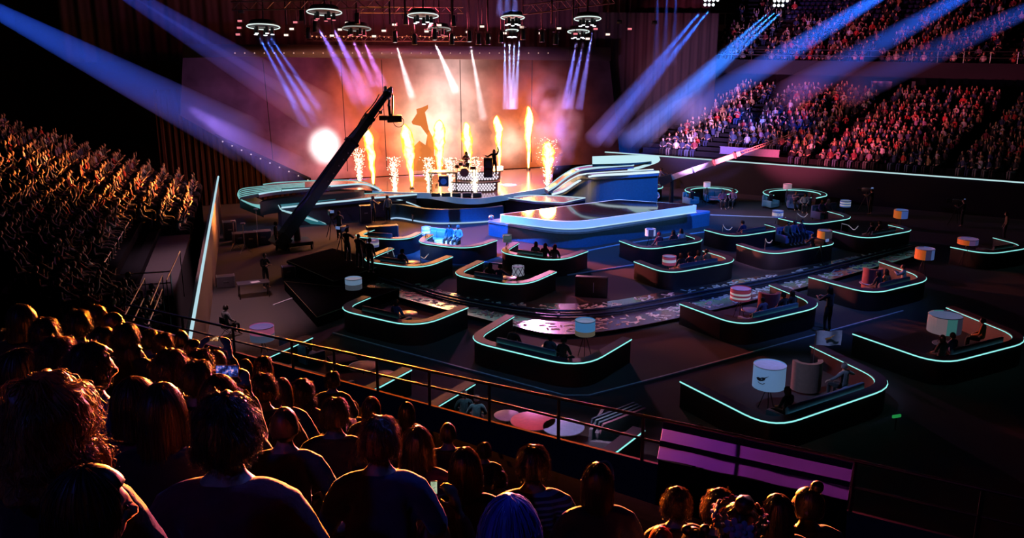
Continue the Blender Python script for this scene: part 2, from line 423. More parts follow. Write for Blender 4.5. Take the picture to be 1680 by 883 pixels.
def body(kind, yaw=0, heavy=0):
    key = (kind, round(yaw, 2), heavy)
    if key in BODY: return BODY[key]
    J = pose(kind); w = 1+.22*heavy
    nm = list(J); ix = {k: i for i, k in enumerate(nm)}
    pts = [J[k] for k in nm]
    RB = dict(pel=(.12, .09), wai=(.115, .085), che=(.15, .10), nb=(.075, .06), nk=(.052, .052), hd=.05)
    for n in 'lr': RB.update({'sh'+n: .062, 'el'+n: .042, 'wr'+n: .028, 'hi'+n: .085, 'kn'+n: .058, 'an'+n: .040, 'to'+n: .034})
    ed = [('pel', 'wai'), ('wai', 'che'), ('che', 'nb'), ('nb', 'nk'), ('nk', 'hd')]
    for n in 'lr': ed += [('nb', 'sh'+n), ('sh'+n, 'el'+n), ('el'+n, 'wr'+n), ('pel', 'hi'+n), ('hi'+n, 'kn'+n), ('kn'+n, 'an'+n), ('an'+n, 'to'+n)]
    P, E_, Rr = list(pts), [(ix[a], ix[b]) for a, b in ed], [RB[k] for k in nm]
    for n, sx in (('l', -1), ('r', 1)):
        p, e, r = hand_chain(J['wr'+n], J['el'+n], sx); o = len(P)
        P += p; E_ += [(a+o, b+o) for a, b in e]; Rr += r
    vs, fs = skin_mesh(P, E_, Rr, 1, .009)
    hv, hf = head_geo(yaw)
    mb = MB(); mb.add(vs, fs); mb.add([p+J['hd'] for p in hv], hf)
    mb.k = 1
    for sx in (-1, 1): mb.ell(J['hd']+Matrix.Rotation(yaw, 3, 'Z') @ V((sx*.029, .083, .006)), (.013, .009, .009), 8, 6)
    bm_ = mb.mesh('person', [SKINM, EYEM], smooth=None, fix=False)
    # clothing: a shirt over torso and arms, trousers over hips and legs
    def sub(names, edges, rad, vx, amp, seed, name, m):
        i2 = {k: i for i, k in enumerate(names)}
        v2, f2 = skin_mesh([J[k] for k in names], [(i2[a], i2[b]) for a, b in edges], rad, 1, vx)
        out = []
        for p in v2:
            nz = noise.noise_vector(p*9+V((seed, 0, 0)))+noise.noise_vector(p*22)*.5; out.append(p+nz*amp)
        return MB().add(out, f2).mesh(name, m, smooth=None, fix=False)
    J = dict(J)
    for n in 'lr':
        J['cu'+n] = J['wr'+n]-(J['wr'+n]-J['el'+n]).normalized()*.015; J['ft'+n] = J['an'+n]+V((0, 0, .02))
        J['sp'+n] = J['nb']*.45+J['sh'+n]*.55+V((0, 0, .012))
    J['co'] = J['nb']+V((0, .008, .03)); J['ri'] = J['wai']*.4+J['che']*.6
    J['hm'] = J['pel']+V((0, -.01, -.04))
    tn = ['hm', 'wai', 'ri', 'che', 'nb', 'co']; te = [('hm', 'wai'), ('wai', 'ri'), ('ri', 'che'), ('che', 'nb'), ('nb', 'co')]
    tr = [(.185*w, .15*w), (.155*w, .125*w), (.165*w, .125*w), (.175, .12), (.10, .082), (.064, .062)]
    for n in 'lr':
        tn += ['sp'+n, 'sh'+n, 'el'+n, 'cu'+n]; te += [('nb', 'sp'+n), ('sp'+n, 'sh'+n), ('sh'+n, 'el'+n), ('el'+n, 'cu'+n)]; tr += [.078, .083, .060, .043]
    sm = sub(tn, te, tr, .016, .006, 3, 'shirt', CLOTH)
    J['wl'] = J['pel']+V((0, -.015, .20)); J['cr'] = J['pel']+V((0, .015, -.02))
    ln = ['wl', 'cr']; le = [('wl', 'cr')]; lr = [(.145*w, .115*w), (.17*w, .14*w)]
    for n in 'lr':
        ln += ['hi'+n, 'kn'+n, 'ft'+n]; le += [('cr', 'hi'+n), ('hi'+n, 'kn'+n), ('kn'+n, 'ft'+n)]; lr += [.105, .075, .058]
    tm = sub(ln, le, lr, .018, .004, 5, 'trousers', CLOTH)
    BODY[key] = (bm_, sm, tm, J); return BODY[key]
def hair_geo(th=.014, back=0, side=0, front=.9, amp=.004, freq=18, ridge=.002, strands=120, curl=0, slen=.07, seed=1, bun=None, tail=0, nape=118, flare=0, na=60):
    rr = random.Random(seed); mb = MB(); NJ, NH = 12, 10
    def surf(a, t, off=0):
        # a: 0 at the nape, pi at the forehead; t: 0 crown .. 1 hair line .. 2 tip
        fr = (1-math.cos(a))/2
        sd = max(0, 1-abs(fr-.5)/.32)
        k = max(0, min(1, (fr-.72)/.2)); k = k*k*(3-2*k)
        tm = math.radians(nape*(1-k)+58*k)
        L = (back*(1-fr)*1.0 + side*sd)*(1-k) if (back or side) else 0
        if back: L = back*max(0, 1-max(0, fr-.30)/.42)*(1-k)+side*sd*(1-k)
        tt = min(t, 1)*(math.radians(100) if L > .05 and tm > math.radians(100) else tm)
        x, y = math.sin(a), -math.cos(a)
        e = 1+th/.09
        q = V((x*.078*math.sin(tt), y*.098*math.sin(tt)-.004, math.cos(tt)*.124))
        q = V((q.x*e, q.y*e, q.z*(1+th/.124)))
        if t > 1 and L > .05:
            u = t-1; q.z -= L*u; q.x += x*(flare*u-.012*u); q.y += y*(flare*u)*.6-.012*u
        nrm = V((x*math.sin(tt)*1.1, y*math.sin(tt), math.cos(tt)*.8)).normalized() if t <= 1 else V((x, y, .15)).normalized()
        s = V((seed*3.1, 0, 0))
        dsp = amp*noise.noise(q*freq+s) + amp*.6*noise.noise(q*freq*2.3+s) + ridge*noise.noise(V((a*11, t*.6, seed)))
        return q+nrm*(dsp+off)
    ts = [j/NJ for j in range(1, NJ+1)]
    if back or side: ts += [1+j/NH for j in range(1, NH+1)]
    vs = [surf(0, 0)]; fs = []
    for t in ts:
        for i in range(na): vs.append(surf(2*PI*i/na, t))
    M_ = len(ts)
    for i in range(na): fs.append((0, 1+i, 1+(i+1) % na))
    for j in range(M_-1):
        for i in range(na):
            a, b = 1+j*na+i, 1+j*na+(i+1) % na; fs.append((a, a+na, b+na, b))
    o = 1+(M_-1)*na                                 # turn the rim inwards so the hair has a thickness
    for i in range(na):
        p = vs[o+i]; vs.append(V((p.x*.62, p.y*.62-.004, p.z+.012)))
    for i in range(na):
        fs.append((o+i, o+na+i, o+na+(i+1) % na, o+(i+1) % na))
    vs.append(V((0, 0, -.03))); c = len(vs)-1
    for i in range(na): fs.append((o+na+i, c, o+na+(i+1) % na))
    mb.add(vs, fs)
    for k in range(strands):
        a = rr.uniform(-2.3, 2.3); t0 = rr.uniform(.05, .95 if not (back or side) else 1.5); n = 6 if not curl else 9
        p = surf(a, t0, .001); pts = []; da = rr.uniform(-.3, .3); ph = rr.uniform(0, 6.3); lift = rr.uniform(.2, 1)
        mx = 1 if not (back or side) else 2
        for j in range(n):
            u = j/(n-1); q = surf(a+da*u*.4, min(mx, t0+u*slen/.13), 0.002+lift*.018*u*(1.6 if curl else 1))
            if curl: q += V((math.cos(ph+u*9), math.sin(ph+u*9), math.sin(ph*2+u*8)))*curl*min(1, u*3)
            pts.append(q)
        mb.tube(pts, [.0014*(1-.75*j/(n-1)) for j in range(n)], 3)
    if bun:
        for c_, r_ in bun:
            bv = MB().ell((0, 0, 0), r_, 18, 12).v
            mb.add([V(p)*(1+.10*noise.noise(V(p)*50))+V(c_) for p in bv], MB().ell((0, 0, 0), 1, 18, 12).f)
    if tail:
        pts = [V((0, -.11, .05)), V((0, -.145, .03)), V((0.005, -.15, -.05)), V((.01, -.14, -.05-tail*.5)), V((.015, -.12, -.05-tail))]
        mb.tube(pts, [.018, .028, .034, .028, .006], 10)
    return mb.mesh('hair', HAIRM, smooth=None, fix=True)
HSTY = dict(
    short=dict(th=.014, amp=.010, freq=30, strands=420, slen=.045, curl=.002, nape=112),
    crop=dict(th=.007, amp=.002, strands=60, slen=.02, nape=106),
    tousled=dict(th=.020, amp=.014, freq=22, strands=480, slen=.055, curl=.006, nape=114),
    bob=dict(th=.018, amp=.003, back=.11, side=.10, ridge=.008, strands=330, slen=.13, flare=.01),
    long=dict(th=.016, amp=.003, back=.30, side=.22, ridge=.009, strands=380, slen=.2, flare=.012),
    longwave=dict(th=.022, amp=.010, freq=16, back=.26, side=.22, ridge=.01, strands=260, slen=.16, curl=.006, flare=.03),
    curly=dict(th=.050, amp=.030, freq=17, back=.12, side=.12, strands=420, slen=.10, curl=.012, flare=.04),
    bun=dict(th=.010, amp=.003, strands=90, slen=.03, bun=[((0, -.05, .155), .042)]),
    buns=dict(th=.010, amp=.003, strands=90, slen=.03, bun=[((-.06, -.03, .14), .034), ((.06, -.03, .14), .034)]),
    pony=dict(th=.010, amp=.003, strands=110, slen=.04, tail=.22),
    bald=dict(th=.003, amp=.0005, ridge=0, strands=0, nape=100))
HAIRS = {}
def hair(style):
    if style not in HAIRS: HAIRS[style] = hair_geo(seed=len(HAIRS)+2, **HSTY[style])
    return HAIRS[style]
DYE = dict(black=(.012, .011, .013), dark=(.03, .02, .016), brown=(.10, .045, .02), light=(.22, .11, .045), blond=(.42, .26, .11), grey=(.32, .30, .30), white=(.6, .58, .56), red=(.5, .03, .03), blue=(.10, .14, .75))
WEAR = dict(black=(.010, .010, .012), navy=(.02, .03, .10), blue=(.06, .10, .32), grey=(.14, .14, .16), white=(.55, .55, .58), red=(.42, .03, .03), wine=(.16, .02, .04), teal=(.03, .18, .2), tan=(.28, .18, .09), pink=(.5, .14, .22), mauve=(.24, .16, .26), orange=(.5, .17, .03), denim=(.06, .09, .17))
SKINS = [(.50, .30, .21), (.42, .25, .17), (.55, .36, .27), (.28, .15, .09)]
def person(loc, face, kind='sit', style='short', dye='dark', wear='black', label='', group=None, yaw=0, scale=1, heavy=0, lean=0, skin=0, striped=False, legs='black', hs=1, name='person'):
    b, s, t, J = body(kind, yaw, heavy)
    o = link(name, b, None, loc); o.rotation_euler = (lean, 0, face); o.scale = (scale,)*3
    tag(o, label, 'person', group); o.color = c4(SKINS[skin])
    sh = link('shirt', s, o); sh.color = c4(WEAR[wear])
    if striped: sh.material_slots[0].link = 'OBJECT'; sh.material_slots[0].material = STRIPED
    tr = link('trousers', t, o); tr.color = c4(WEAR[legs])
    if style:
        h = link('hair', hair(style), o, J['hd']); h.rotation_euler = (0, 0, yaw); h.color = c4(DYE[dye]); h.scale = (hs,)*3
    return o
def seat_on(head, face, kind='sit', scale=1):      # where a person stands or sits whose head is at a point
    J = pose(kind)['hd']*scale
    return V(head) - Matrix.Rotation(face, 3, 'Z') @ J
# ------------------------------------------------------------------ the hall
struct('floor', MB().box((3, 48, -.15), (130, 132, .3)), CARPET)
DRAPE = mat('black_drape', (.02, .016, .018), .9, bump=.3)
struct('wall_back', MB().box((3, 113, 11), (130, .6, 22)), DRAPE)
struct('wall_front', MB().box((3, -17, 11), (130, .6, 22)), DRAPE)
struct('wall_left', MB().box((-61, 48, 11), (.6, 132, 22)), DRAPE)
struct('wall_right', MB().box((67, 48, 11), (.6, 132, 22)), DRAPE)
struct('ceiling', MB().box((3, 48, 22.2), (130, 132, .4)), BLACK)

# ---- the stand the photograph is taken from
NN, NA = V((.58, .8146, 0)), V((.8146, -.58, 0))
ROW, PITCHZ = .8, .416
def near_row(r): return 1.0+ROW*r, 10.85-.52*(1.0+ROW*r)       # distance from the camera, height of the tread
mb = MB()
for r in range(-3, 14):
    n, z = near_row(r)
    def q(nn, t): p = NN*nn+NA*t; return (p.x, p.y)
    mb.prism([q(n-.4, -21), q(n+.4, -21), q(n+.4, 26), q(n-.4, 26)], 0, z)
    mb.prism([q(n-.36, -21), q(n+.08, -21), q(n+.08, 26), q(n-.36, 26)], z-.02, z+.40)
struct('trim_1', mb, mat('bench_step', (.012, .012, .016), .95, 0, 0)); bpy.data.objects['trim_1'].name = 'floor_near_stand'
def frange(a, b, s):
    while a < b: yield a; a += s

# ---- the stand on the left
LA, LB = at(310, 550, 3), at(357, 290, 3)
LD = (LB-LA).normalized(); LN = V((-LD.y, LD.x, 0)); LL = (LB-LA).length
def lpos(t, k, z): p = LA+LD*t+LN*k; return V((p.x, p.y, z))
def lrow(r): return 1.5+.85*r, 2.25+.34*r
mb = MB()
for r in range(0, 16):
    k, z = lrow(r)
    t0 = -2+max(0, (k-3))*1.1; t1 = LL-1.2-.12*k
    for a, b, h in ((-.43, .43, z), (-.02, .40, z+.42)):
        mb.prism([tuple(lpos(t, k+kk, 0))[:2] for t, kk in ((t0, a), (t1, a), (t1, b), (t0, b))], 0 if h == z else z-.01, h)
struct('floor_left_stand', mb, mat('bench_step', (.012, .012, .016), .95, 0, 0))
mb = MB(); pl = [lpos(-3, 0, 0), lpos(LL, 0, 0)]
mb.prism([tuple(lpos(t, k, 0))[:2] for t, k in ((-3, -.02), (LL, -.02), (LL, .14), (-3, .14))], 0, 2.97)
struct('wall_left_parapet', mb, mat('brown_panel', (.10, .06, .05), .55, scale=3))
o = MB().tube([lpos(-3, -.05, 3.0), lpos(10, -.05, 3.0), lpos(LL, -.05, 3.0)], .06, 6).build('light_strip', glow('parapet_led', (.55, .85, .95), .85))
tag(o, 'long pale light line along the top of the left stand parapet', 'light strip')
# the grey entrance well with its low wall and rail in the left stand
def lq(u, v, z): return at(u, v, z)
mb = MB(); bx = [lpos(6, .9, 0), lpos(17, .9, 0), lpos(17, 3.6, 0), lpos(6, 3.6, 0)]
mb.prism([tuple(p)[:2] for p in bx], 0, 2.7)
struct('floor_entrance_well', mb, mat('grey_landing', (.05, .042, .05), .6))
t_ = thing('guard_rail', lpos(12, 3.5, 2.7), 'dull rail around the entrance well of the left stand', 'railing')
f = lambda p: p-t_.location
for h in (.5, .95):
    MB().tube([f(lpos(6, .95, 2.7+h)), f(lpos(6, 3.55, 2.7+h)), f(lpos(17, 3.55, 2.7+h))], .03, 6).build('rail_bar', STEEL, t_)
for tt, kk in ((6, .95), (6, 3.55), (9.6, 3.55), (13.3, 3.55), (17, 3.55)):
    MB().cyl(f(lpos(tt, kk, 2.69)), f(lpos(tt, kk, 3.67)), .03, n=6).build('post', STEEL, t_)
# pale handrails of the stair between the stands
YEL = mat('pale_handrail', (.75, .55, .25), .4, emit=(1, .7, .35), es=.0)
for i, (a, b) in enumerate(((( 205, 517), (237, 457)), ((246, 501), (266, 452)), ((218, 527), (236, 490)), ((243, 533), (266, 475)), ((273, 460), (295, 413)))):
    p, q_ = at(a[0], a[1], 4.6), at(b[0], b[1], 3.9)
    th_ = thing('stair_handrail', (p.x, p.y, 2.0), ['pale stair handrail nearest the crowd beside the railing end', 'second pale stair handrail counting from the crowd', 'short pale stair handrail low behind the railing', 'pale stair handrail nearest the parapet light line', 'farthest pale stair handrail below the entrance well'][i], 'handrail', 'handrails of the left stair')
    l0 = V((p.x, p.y, 2.0))
    MB().tube([p-l0, q_-l0], .022, 6).build('bar', YEL, th_)
    for x in (p, q_): MB().cyl(V((x.x, x.y, 2.0))-l0, x-l0, .018, n=6).build('post', BLACKM, th_)

# ---- the stand on the right, two tiers
RA, RB = at(965, 246, 2.6), at(1680, 298, 2.6)
RD = (RB-RA).normalized(); RN = V((-RD.y, RD.x, 0)); RL = (RB-RA).length
def rpos(t, k, z): p = RA+RD*t+RN*k; return V((p.x, p.y, z))
def rrow(r): return 1.6+.85*r, 2.5+.30*r
def urow(r): return 17.0+.85*r, 9.4+.42*r
mb = MB()
for r in range(0, 15):
    k, z = rrow(r)
    for a, b, h in ((-.43, .43, z), (-.02, .40, z+.42)):
        mb.prism([tuple(rpos(t, k+kk, 0))[:2] for t, kk in ((4+.25*k, a), (42, a), (42, b), (4+.25*k, b))], 0 if h == z else z-.01, h)
struct('floor_right_stand', mb, mat('bench_step', (.012, .012, .016), .95, 0, 0))
mb = MB()
for r in range(0, 20):
    k, z = urow(r)
    for a, b, h in ((-.43, .43, z), (-.02, .40, z+.42)):
        mb.prism([tuple(rpos(t, k+kk, 0))[:2] for t, kk in ((4, a), (46, a), (46, b), (4, b))], z-.5 if h == z else z-.01, h)
struct('floor_upper_tier', mb, mat('bench_step', (.012, .012, .016), .95, 0, 0))
def rpoly(m, t0, t1, k0, k1, z0, z1): m.prism([tuple(rpos(t, k, 0))[:2] for t, k in ((t0, k0), (t1, k0), (t1, k1), (t0, k1))], z0, z1); return m
struct('wall_right_parapet', rpoly(MB(), -1, 42, -.1, .1, 0, 2.5), mat('navy_panel', (.008, .009, .018), .6, 0, .2))
struct('wall_right_balcony', rpoly(MB(), 3, 46, 16.2, 16.5, 8.6, 9.9), mat('navy_panel', (.008, .009, .018), .6, 0, .2))
struct('wall_right_concourse', rpoly(MB(), 3, 46, 18.5, 18.8, 6.0, 9.4), mat('slate_wall', (.010, .011, .02), .8, 0, .1))
o = rpoly(MB(), 0, 42, -.16, -.06, 2.5, 2.58).build('light_strip', glow('right_led', (.55, .85, .88), .9))
tag(o, 'long thin light line along the foot of the right stand', 'light strip')
o = rpoly(MB(), 1, 42, -.05, .5, 2.5, 2.53).build('parapet_ledge', mat('pink_ledge', (.35, .25, .3), .5)); tag(o, 'pale ledge just behind the light line of the right stand', 'ledge')
# vomitory boxes, scoreboard panels and tier rail
BOXM = mat('mauve_panel', (.30, .22, .32), .6)
for i, (u0, v0, u1, v1, k, lab, c) in enumerate((
    (1429, 133, 1463, 150, 16.0, 'violet lit panel hanging above the middle of the lower right tier', (.32, .26, .5)),
    (1320, 152, 1382, 163, 15.2, 'pinkish control booth panel above the right lower tier', (.4, .2, .24)),
    (1358, 139, 1384, 161, 15.4, 'dull red upright panel beside the control booth', (.25, .10, .08)),
    (1436, 70, 1476, 84, 22, 'pink slanted sign box among the upper seats', (.4, .2, .3)),
    (1182, 240, 1279, 258, .9, 'lilac lit low wall at the foot of the lower right tier', (.16, .12, .24)),
    (1496, 134, 1502, 144, 16, 'small mauve panel beneath the balcony rail', (.3, .2, .3)),
    (1113, 153, 1131, 165, 15, 'pink lit panel beside the far end of the lower tier', (.6, .25, .35)),
    (1161, 31, 1178, 47, 26, 'dark red square panel near the top of the hall', (.3, .05, .05)))):
    p0 = V(rpos(0, k, 0)); a, b = onplane(u0, v0, p0, RN), onplane(u1, v1, p0, RN)
    a2 = onplane(u1, v0, p0, RN)
    c_ = (a+b)/2; wd = (a2-a).length; hh = abs(a.z-b.z)
    m_ = MB().box((0, 0, 0), (wd, .25, hh)); m_.box((0, -.14, hh/2), (wd*1.02, .06, .05)); m_.box((0, -.14, -hh/2), (wd*1.02, .06, .05))
    o = m_.build('wall_panel', mat('panel_%s' % 'abcdefgh'[i], c, .6)); o.location = c_; o.rotation_euler = (0, 0, math.atan2(RD.y, RD.x))
    tag(o, lab, 'panel')
t_ = thing('balcony_rail', rpos(20, 16.3, 9.9), 'thin pale rail along the front of the upper right tier', 'railing')
for h in (.45, .95): MB().tube([rpos(3, 16.3, 9.9+h)-t_.location, rpos(46, 16.3, 9.9+h)-t_.location], .03, 5).build('rail_bar', STEEL, t_)
for i in range(22): MB().cyl(rpos(3+i*2, 16.3, 9.88)-t_.location, rpos(3+i*2, 16.3, 10.85)-t_.location, .025, n=5).build('post', STEEL, t_)
# pale window frames of the boxes at the top
for i, (u0, v0, u1, v1, k) in enumerate(((1161, 22, 1205, 41, 30), (1226, -4, 1300, 24, 31), (1300, -8, 1370, 12, 32))):
    p0 = V(rpos(0, k, 0)); a, b, c_ = onplane(u0, v0, p0, RN), onplane(u1, v0, p0, RN), onplane(u0, v1, p0, RN)
    wd, hh = (b-a).length, abs(a.z-c_.z); m_ = (a+b)/2; m_.z -= hh/2
    t_ = thing('glazed_box', m_, ['first dim glazed box below the ceiling at the far corner', 'second dim glazed box below the ceiling', 'third dim glazed box at the top edge beside the blue beam'][i], 'glazed box', 'glazed boxes at the top', math.atan2(RD.y, RD.x))
    m2 = MB()
    for x in (-.5, -.17, .17, .5): m2.box((x*wd, 0, 0), (.08, .1, hh))
    for z in (-.5, .5): m2.box((0, 0, z*hh), (wd, .1, .08))
    m2.build('frame', mat('box_frame', (.25, .25, .32), .5), t_)
    MB().box((0, .15, 0), (wd, .05, hh)).build('glazing', mat('dark_glazing', (.02, .02, .05), .1), t_)
    MB().box((0, -.02, -hh*.75), (wd, .2, hh*.5)).build('front_panel', mat('box_front', (.16, .12, .16), .6), t_)

# ------------------------------------------------------------------ LED wall
W0, W1 = at(510, 295, 1.6), at(1020, 266, 1.6)
WD = (W1-W0); WD.z = 0; WD.normalize(); WN = V((WD.y, -WD.x, 0))
WA = math.atan2(WD.y, WD.x)
def wl(u, v, off=0):                                # local (along, height) on the screen
    p = onplane(u, v, W0+WN*off, WN); return ((p-W0).dot(WD), p.z)
def screen_mat():
    m, nt, out = nodes_of('led_screen')
    tc = N(nt, 'ShaderNodeTexCoord'); nz = N(nt, 'ShaderNodeTexNoise'); nz.inputs['Scale'].default_value = .28; nz.inputs['Detail'].default_value = 5
    nt.links.new(tc.outputs['Object'], nz.inputs['Vector'])
    # warp the picture a little so displayed smoke and painted-in haze curl
    wv = N(nt, 'ShaderNodeVectorMath', operation='SUBTRACT'); wv.inputs[1].default_value = (.5, .5, .5)
    nt.links.new(nz.outputs['Color'], wv.inputs[0])
    ws = N(nt, 'ShaderNodeVectorMath', operation='SCALE'); ws.inputs['Scale'].default_value = 3.2; nt.links.new(wv.outputs[0], ws.inputs[0])
    ad = N(nt, 'ShaderNodeVectorMath', operation='ADD'); nt.links.new(tc.outputs['Object'], ad.inputs[0]); nt.links.new(ws.outputs[0], ad.inputs[1])
    acc = None
    base = N(nt, 'ShaderNodeRGB'); base.outputs[0].default_value = (.010, .003, .008, 1); acc = base.outputs[0]
    blobs = [ # u, v, ru, rv (photo pixels), colour, warped
        (400, 185, 120, 90, (.028, .008, .030), 1), (510, 150, 90, 80, (.10, .010, .022), 1), (545, 250, 80, 60, (.16, .030, .050), 1),
        (625, 215, 80, 75, (.80, .105, .004), 1), (700, 255, 150, 45, (.55, .08, .006), 1), (600, 150, 55, 40, (.26, .035, .010), 1), (850, 225, 60, 70, (.80, .12, .004), 1), (800, 150, 70, 60, (.28, .030, .018), 1),
        (690, 120, 60, 45, (.34, .055, .055), 1), (735, 195, 56, 92, (1.05, .76, .62), 0), (738, 120, 28, 50, (.26, .15, .16), 0), (690, 212, 40, 46, (.8, .55, .36), 0),
        (838, 235, 22, 27, (1.0, .78, .62), 0), (533, 240, 24, 27, (1.9, 1.6, 1.6), 0), (533, 240, 40, 46, (.20, .11, .16), 0), (620, 272, 160, 18, (.20, .06, .07), 1), (930, 200, 40, 60, (.05, .006, .008), 1)]
    for u, v, ru, rv, c, wp in blobs:
        x, z = wl(u, v); x1, _ = wl(u+ru, v); _, z1 = wl(u, v-rv)
        s = N(nt, 'ShaderNodeVectorMath', operation='SUBTRACT'); s.inputs[1].default_value = (x, 0, z)
        nt.links.new(ad.outputs[0] if wp else tc.outputs['Object'], s.inputs[0])
        m_ = N(nt, 'ShaderNodeVectorMath', operation='MULTIPLY'); m_.inputs[1].default_value = (1/abs(x1-x), 0, 1/abs(z1-z)); nt.links.new(s.outputs[0], m_.inputs[0])
        d = N(nt, 'ShaderNodeVectorMath', operation='DOT_PRODUCT'); nt.links.new(m_.outputs[0], d.inputs[0]); nt.links.new(m_.outputs[0], d.inputs[1])
        if (u, ru) in ((533, 24),):
            d2 = N(nt, 'ShaderNodeMath', operation='POWER'); d2.inputs[1].default_value = 2.5; nt.links.new(d.outputs['Value'], d2.inputs[0]); dv = d2.outputs[0]
        else: dv = d.outputs['Value']
        e = N(nt, 'ShaderNodeMath', operation='POWER'); e.inputs[0].default_value = .37; nt.links.new(dv, e.inputs[1])
        k = N(nt, 'ShaderNodeVectorMath', operation='SCALE'); k.inputs[0].default_value = c; nt.links.new(e.outputs[0], k.inputs['Scale'])
        a = N(nt, 'ShaderNodeVectorMath', operation='ADD'); nt.links.new(acc, a.inputs[0]); nt.links.new(k.outputs[0], a.inputs[1]); acc = a.outputs[0]
    n2 = N(nt, 'ShaderNodeTexNoise'); n2.inputs['Scale'].default_value = .45; n2.inputs['Detail'].default_value = 6
    nt.links.new(tc.outputs['Object'], n2.inputs['Vector'])
    mr = N(nt, 'ShaderNodeMapRange'); mr.inputs['From Min'].default_value = .3; mr.inputs['From Max'].default_value = .7; mr.inputs['To Min'].default_value = .55; mr.inputs['To Max'].default_value = 1.25
    nt.links.new(n2.outputs['Fac'], mr.inputs['Value'])
    f_ = N(nt, 'ShaderNodeVectorMath', operation='SCALE'); nt.links.new(acc, f_.inputs[0]); nt.links.new(mr.outputs[0], f_.inputs['Scale'])
    em = N(nt, 'ShaderNodeEmission'); em.inputs[1].default_value = 1; nt.links.new(f_.outputs[0], em.inputs[0])
    nt.links.new(em.outputs[0], out.inputs[0]); return m
SCRM = screen_mat()
t_ = thing('led_wall', (W0.x, W0.y, 0), 'huge orange glowing LED wall behind the stage showing a dark figure', 'screen', None, WA)
def wprism(m, uvs, y0, y1):
    q_ = [wl(u, v) for u, v in uvs]; n = len(q_)
    m.add([(x, y0, z) for x, z in q_]+[(x, y1, z) for x, z in q_], [(i, (i+1) % n, n+(i+1) % n, n+i) for i in range(n)]+[tuple(range(n)), tuple(range(2*n-1, n-1, -1))]); return m
left_ = [(352, 222), (296, 190), (290, 96)]
seams = [437, 485, 568, 632, 757, 857, 930]
wprism(MB(), [(510, 296), (1018, 266), (1000, 100), (400, 93), (300, 95), (296, 190), (352, 222)], 0, .3).build('screen_panel', SCRM, t_, smooth=None)
m_ = MB()
for u in (443, 567, 632, 757, 872): m_.k = 0; wprism(m_, [(u+(u-840)*-.012-.5, 284-(u-510)*.05 if u > 500 else 262), (u+(u-840)*-.012+.5, 284-(u-510)*.05 if u > 500 else 262), (u+(u-840)*.03+.5, 98), (u+(u-840)*.03-.5, 98)], -.02, 0)
m_.build('panel_joint', BLACK, t_, smooth=None)
fig = [(702, 172), (693, 176), (683, 179), (684, 186), (675, 200), (677, 204), (690, 207), (701, 222), (698, 238), (688, 231), (679, 240), (674, 280), (735, 281), (730, 270), (712, 255), (712, 230), (703, 212), (697, 184), (702, 178)]
wprism(MB(), fig, -.05, -.015).build('shown_figure', glow('screen_orange', (.85, .22, .05), .95), t_, smooth=None)
wprism(MB(), [(300, 95), (400, 93), (1000, 100), (1000, 78), (300, 72)], -.25, .35).build('header_beam', mat('header_dark', (.03, .02, .025), .6), t_, smooth=None)
m_ = MB()
for u in range(385, 900, 16): x, z = wl(u, 87); m_.ell((x, -.3, z), .05, 6, 4)
m_.build('marker_lights', glow('marker_dim', (1, .6, .5), .55), t_)
wprism(MB(), [(510, 297.5), (352, 224), (352, 219), (510, 292)], -.12, 0).build('lower_edge_trim', BLACK, t_, smooth=None)
m_ = MB()
for i in range(10):
    u = 365+i*15.5; x, z = wl(u, 226+(u-352)*.452); m_.ell((x, -.2, z), .055, 6, 4)
m_.build('edge_lights', glow('edge_dim', (1, .8, .7), .8), t_)
# pleated brown curtain below the slanted edge of the screen, and black drapes beside it
def curtain(name, s0, s1, z0, z1, back, m, label, per=.42):
    vs, fs = [], []; n = int((s1-s0)/.08)
    for i in range(n+1):
        s = s0+(s1-s0)*i/n; y = back+.045*math.sin(s*2*PI/per)+.02*math.sin(s*2*PI/per*2.3)
        for yy in (y, y+.06): vs += [(s, yy, z0), (s, yy, z1)]
    for i in range(n):
        a, b = 4*i, 4*i+4; fs += [(a, b, b+1, a+1), (a+2, a+3, b+3, b+2), (a+1, b+1, b+3, a+3)]
    o = MB().add(vs, fs).build(name, m); o.location = (W0.x, W0.y, 0); o.rotation_euler = (0, 0, WA); tag(o, label, 'curtain'); return o
curtain('stage_curtain', -10.5, 3, 0.02, 8.5, .7, mat('brown_velvet', (.035, .013, .012), .9, 0, .1, bump=.2), 'pleated brown curtain hanging under the slanted left edge of the LED wall')
curtain('black_drape', 24, 36, 0.02, 14, .9, mat('black_velvet', (.006, .005, .006), .95), 'black drape closing the backstage right of the LED wall', .9)
curtain('black_drape', -16, 36, 10.4, 17, 2.2, mat('dark_red_velvet', (.022, .010, .012), .9), 'dark red drape above the LED wall behind the hanging lamps', 1.2)
# ------------------------------------------------------------------ stage
DECK = mat('glossy_stage_deck', (.42, .36, .42), .16, .75, .6, var=.1)
BLUEW = mat('stage_blue_paint', (.07, .16, .25), .45)
SILVER = mat('white_edge_paint', (.75, .82, .9), .35, .1)
DARKF = mat('dark_fascia', (.02, .02, .028), .4)
def P2(u, v, z): p = at(u, v, z); return (p.x, p.y)
def smooth_uv(uv, n=6, closed=False):
    # Catmull-Rom through photograph points before they are set on the deck
    out = []; L = len(uv)
    for i in range(L-1):
        p0, p1, p2, p3 = uv[max(i-1, 0)], uv[i], uv[i+1], uv[min(i+2, L-1)]
        for j in range(n):
            t = j/n
            out.append(tuple(.5*(2*p1[k]+(p2[k]-p0[k])*t+(2*p0[k]-5*p1[k]+4*p2[k]-p3[k])*t*t+(3*p1[k]-p0[k]-3*p2[k]+p3[k])*t**3) for k in range(len(p1))))
    return out+[tuple(uv[-1])]
ZD = 1.6
front_uv = smooth_uv([(612, 313), (640, 315), (682, 316), (706, 317), (730, 321), (755, 325), (785, 325.5), (820, 321), (867, 313), (905, 307)], 5)
front = [P2(u, v, ZD) for u, v in front_uv]
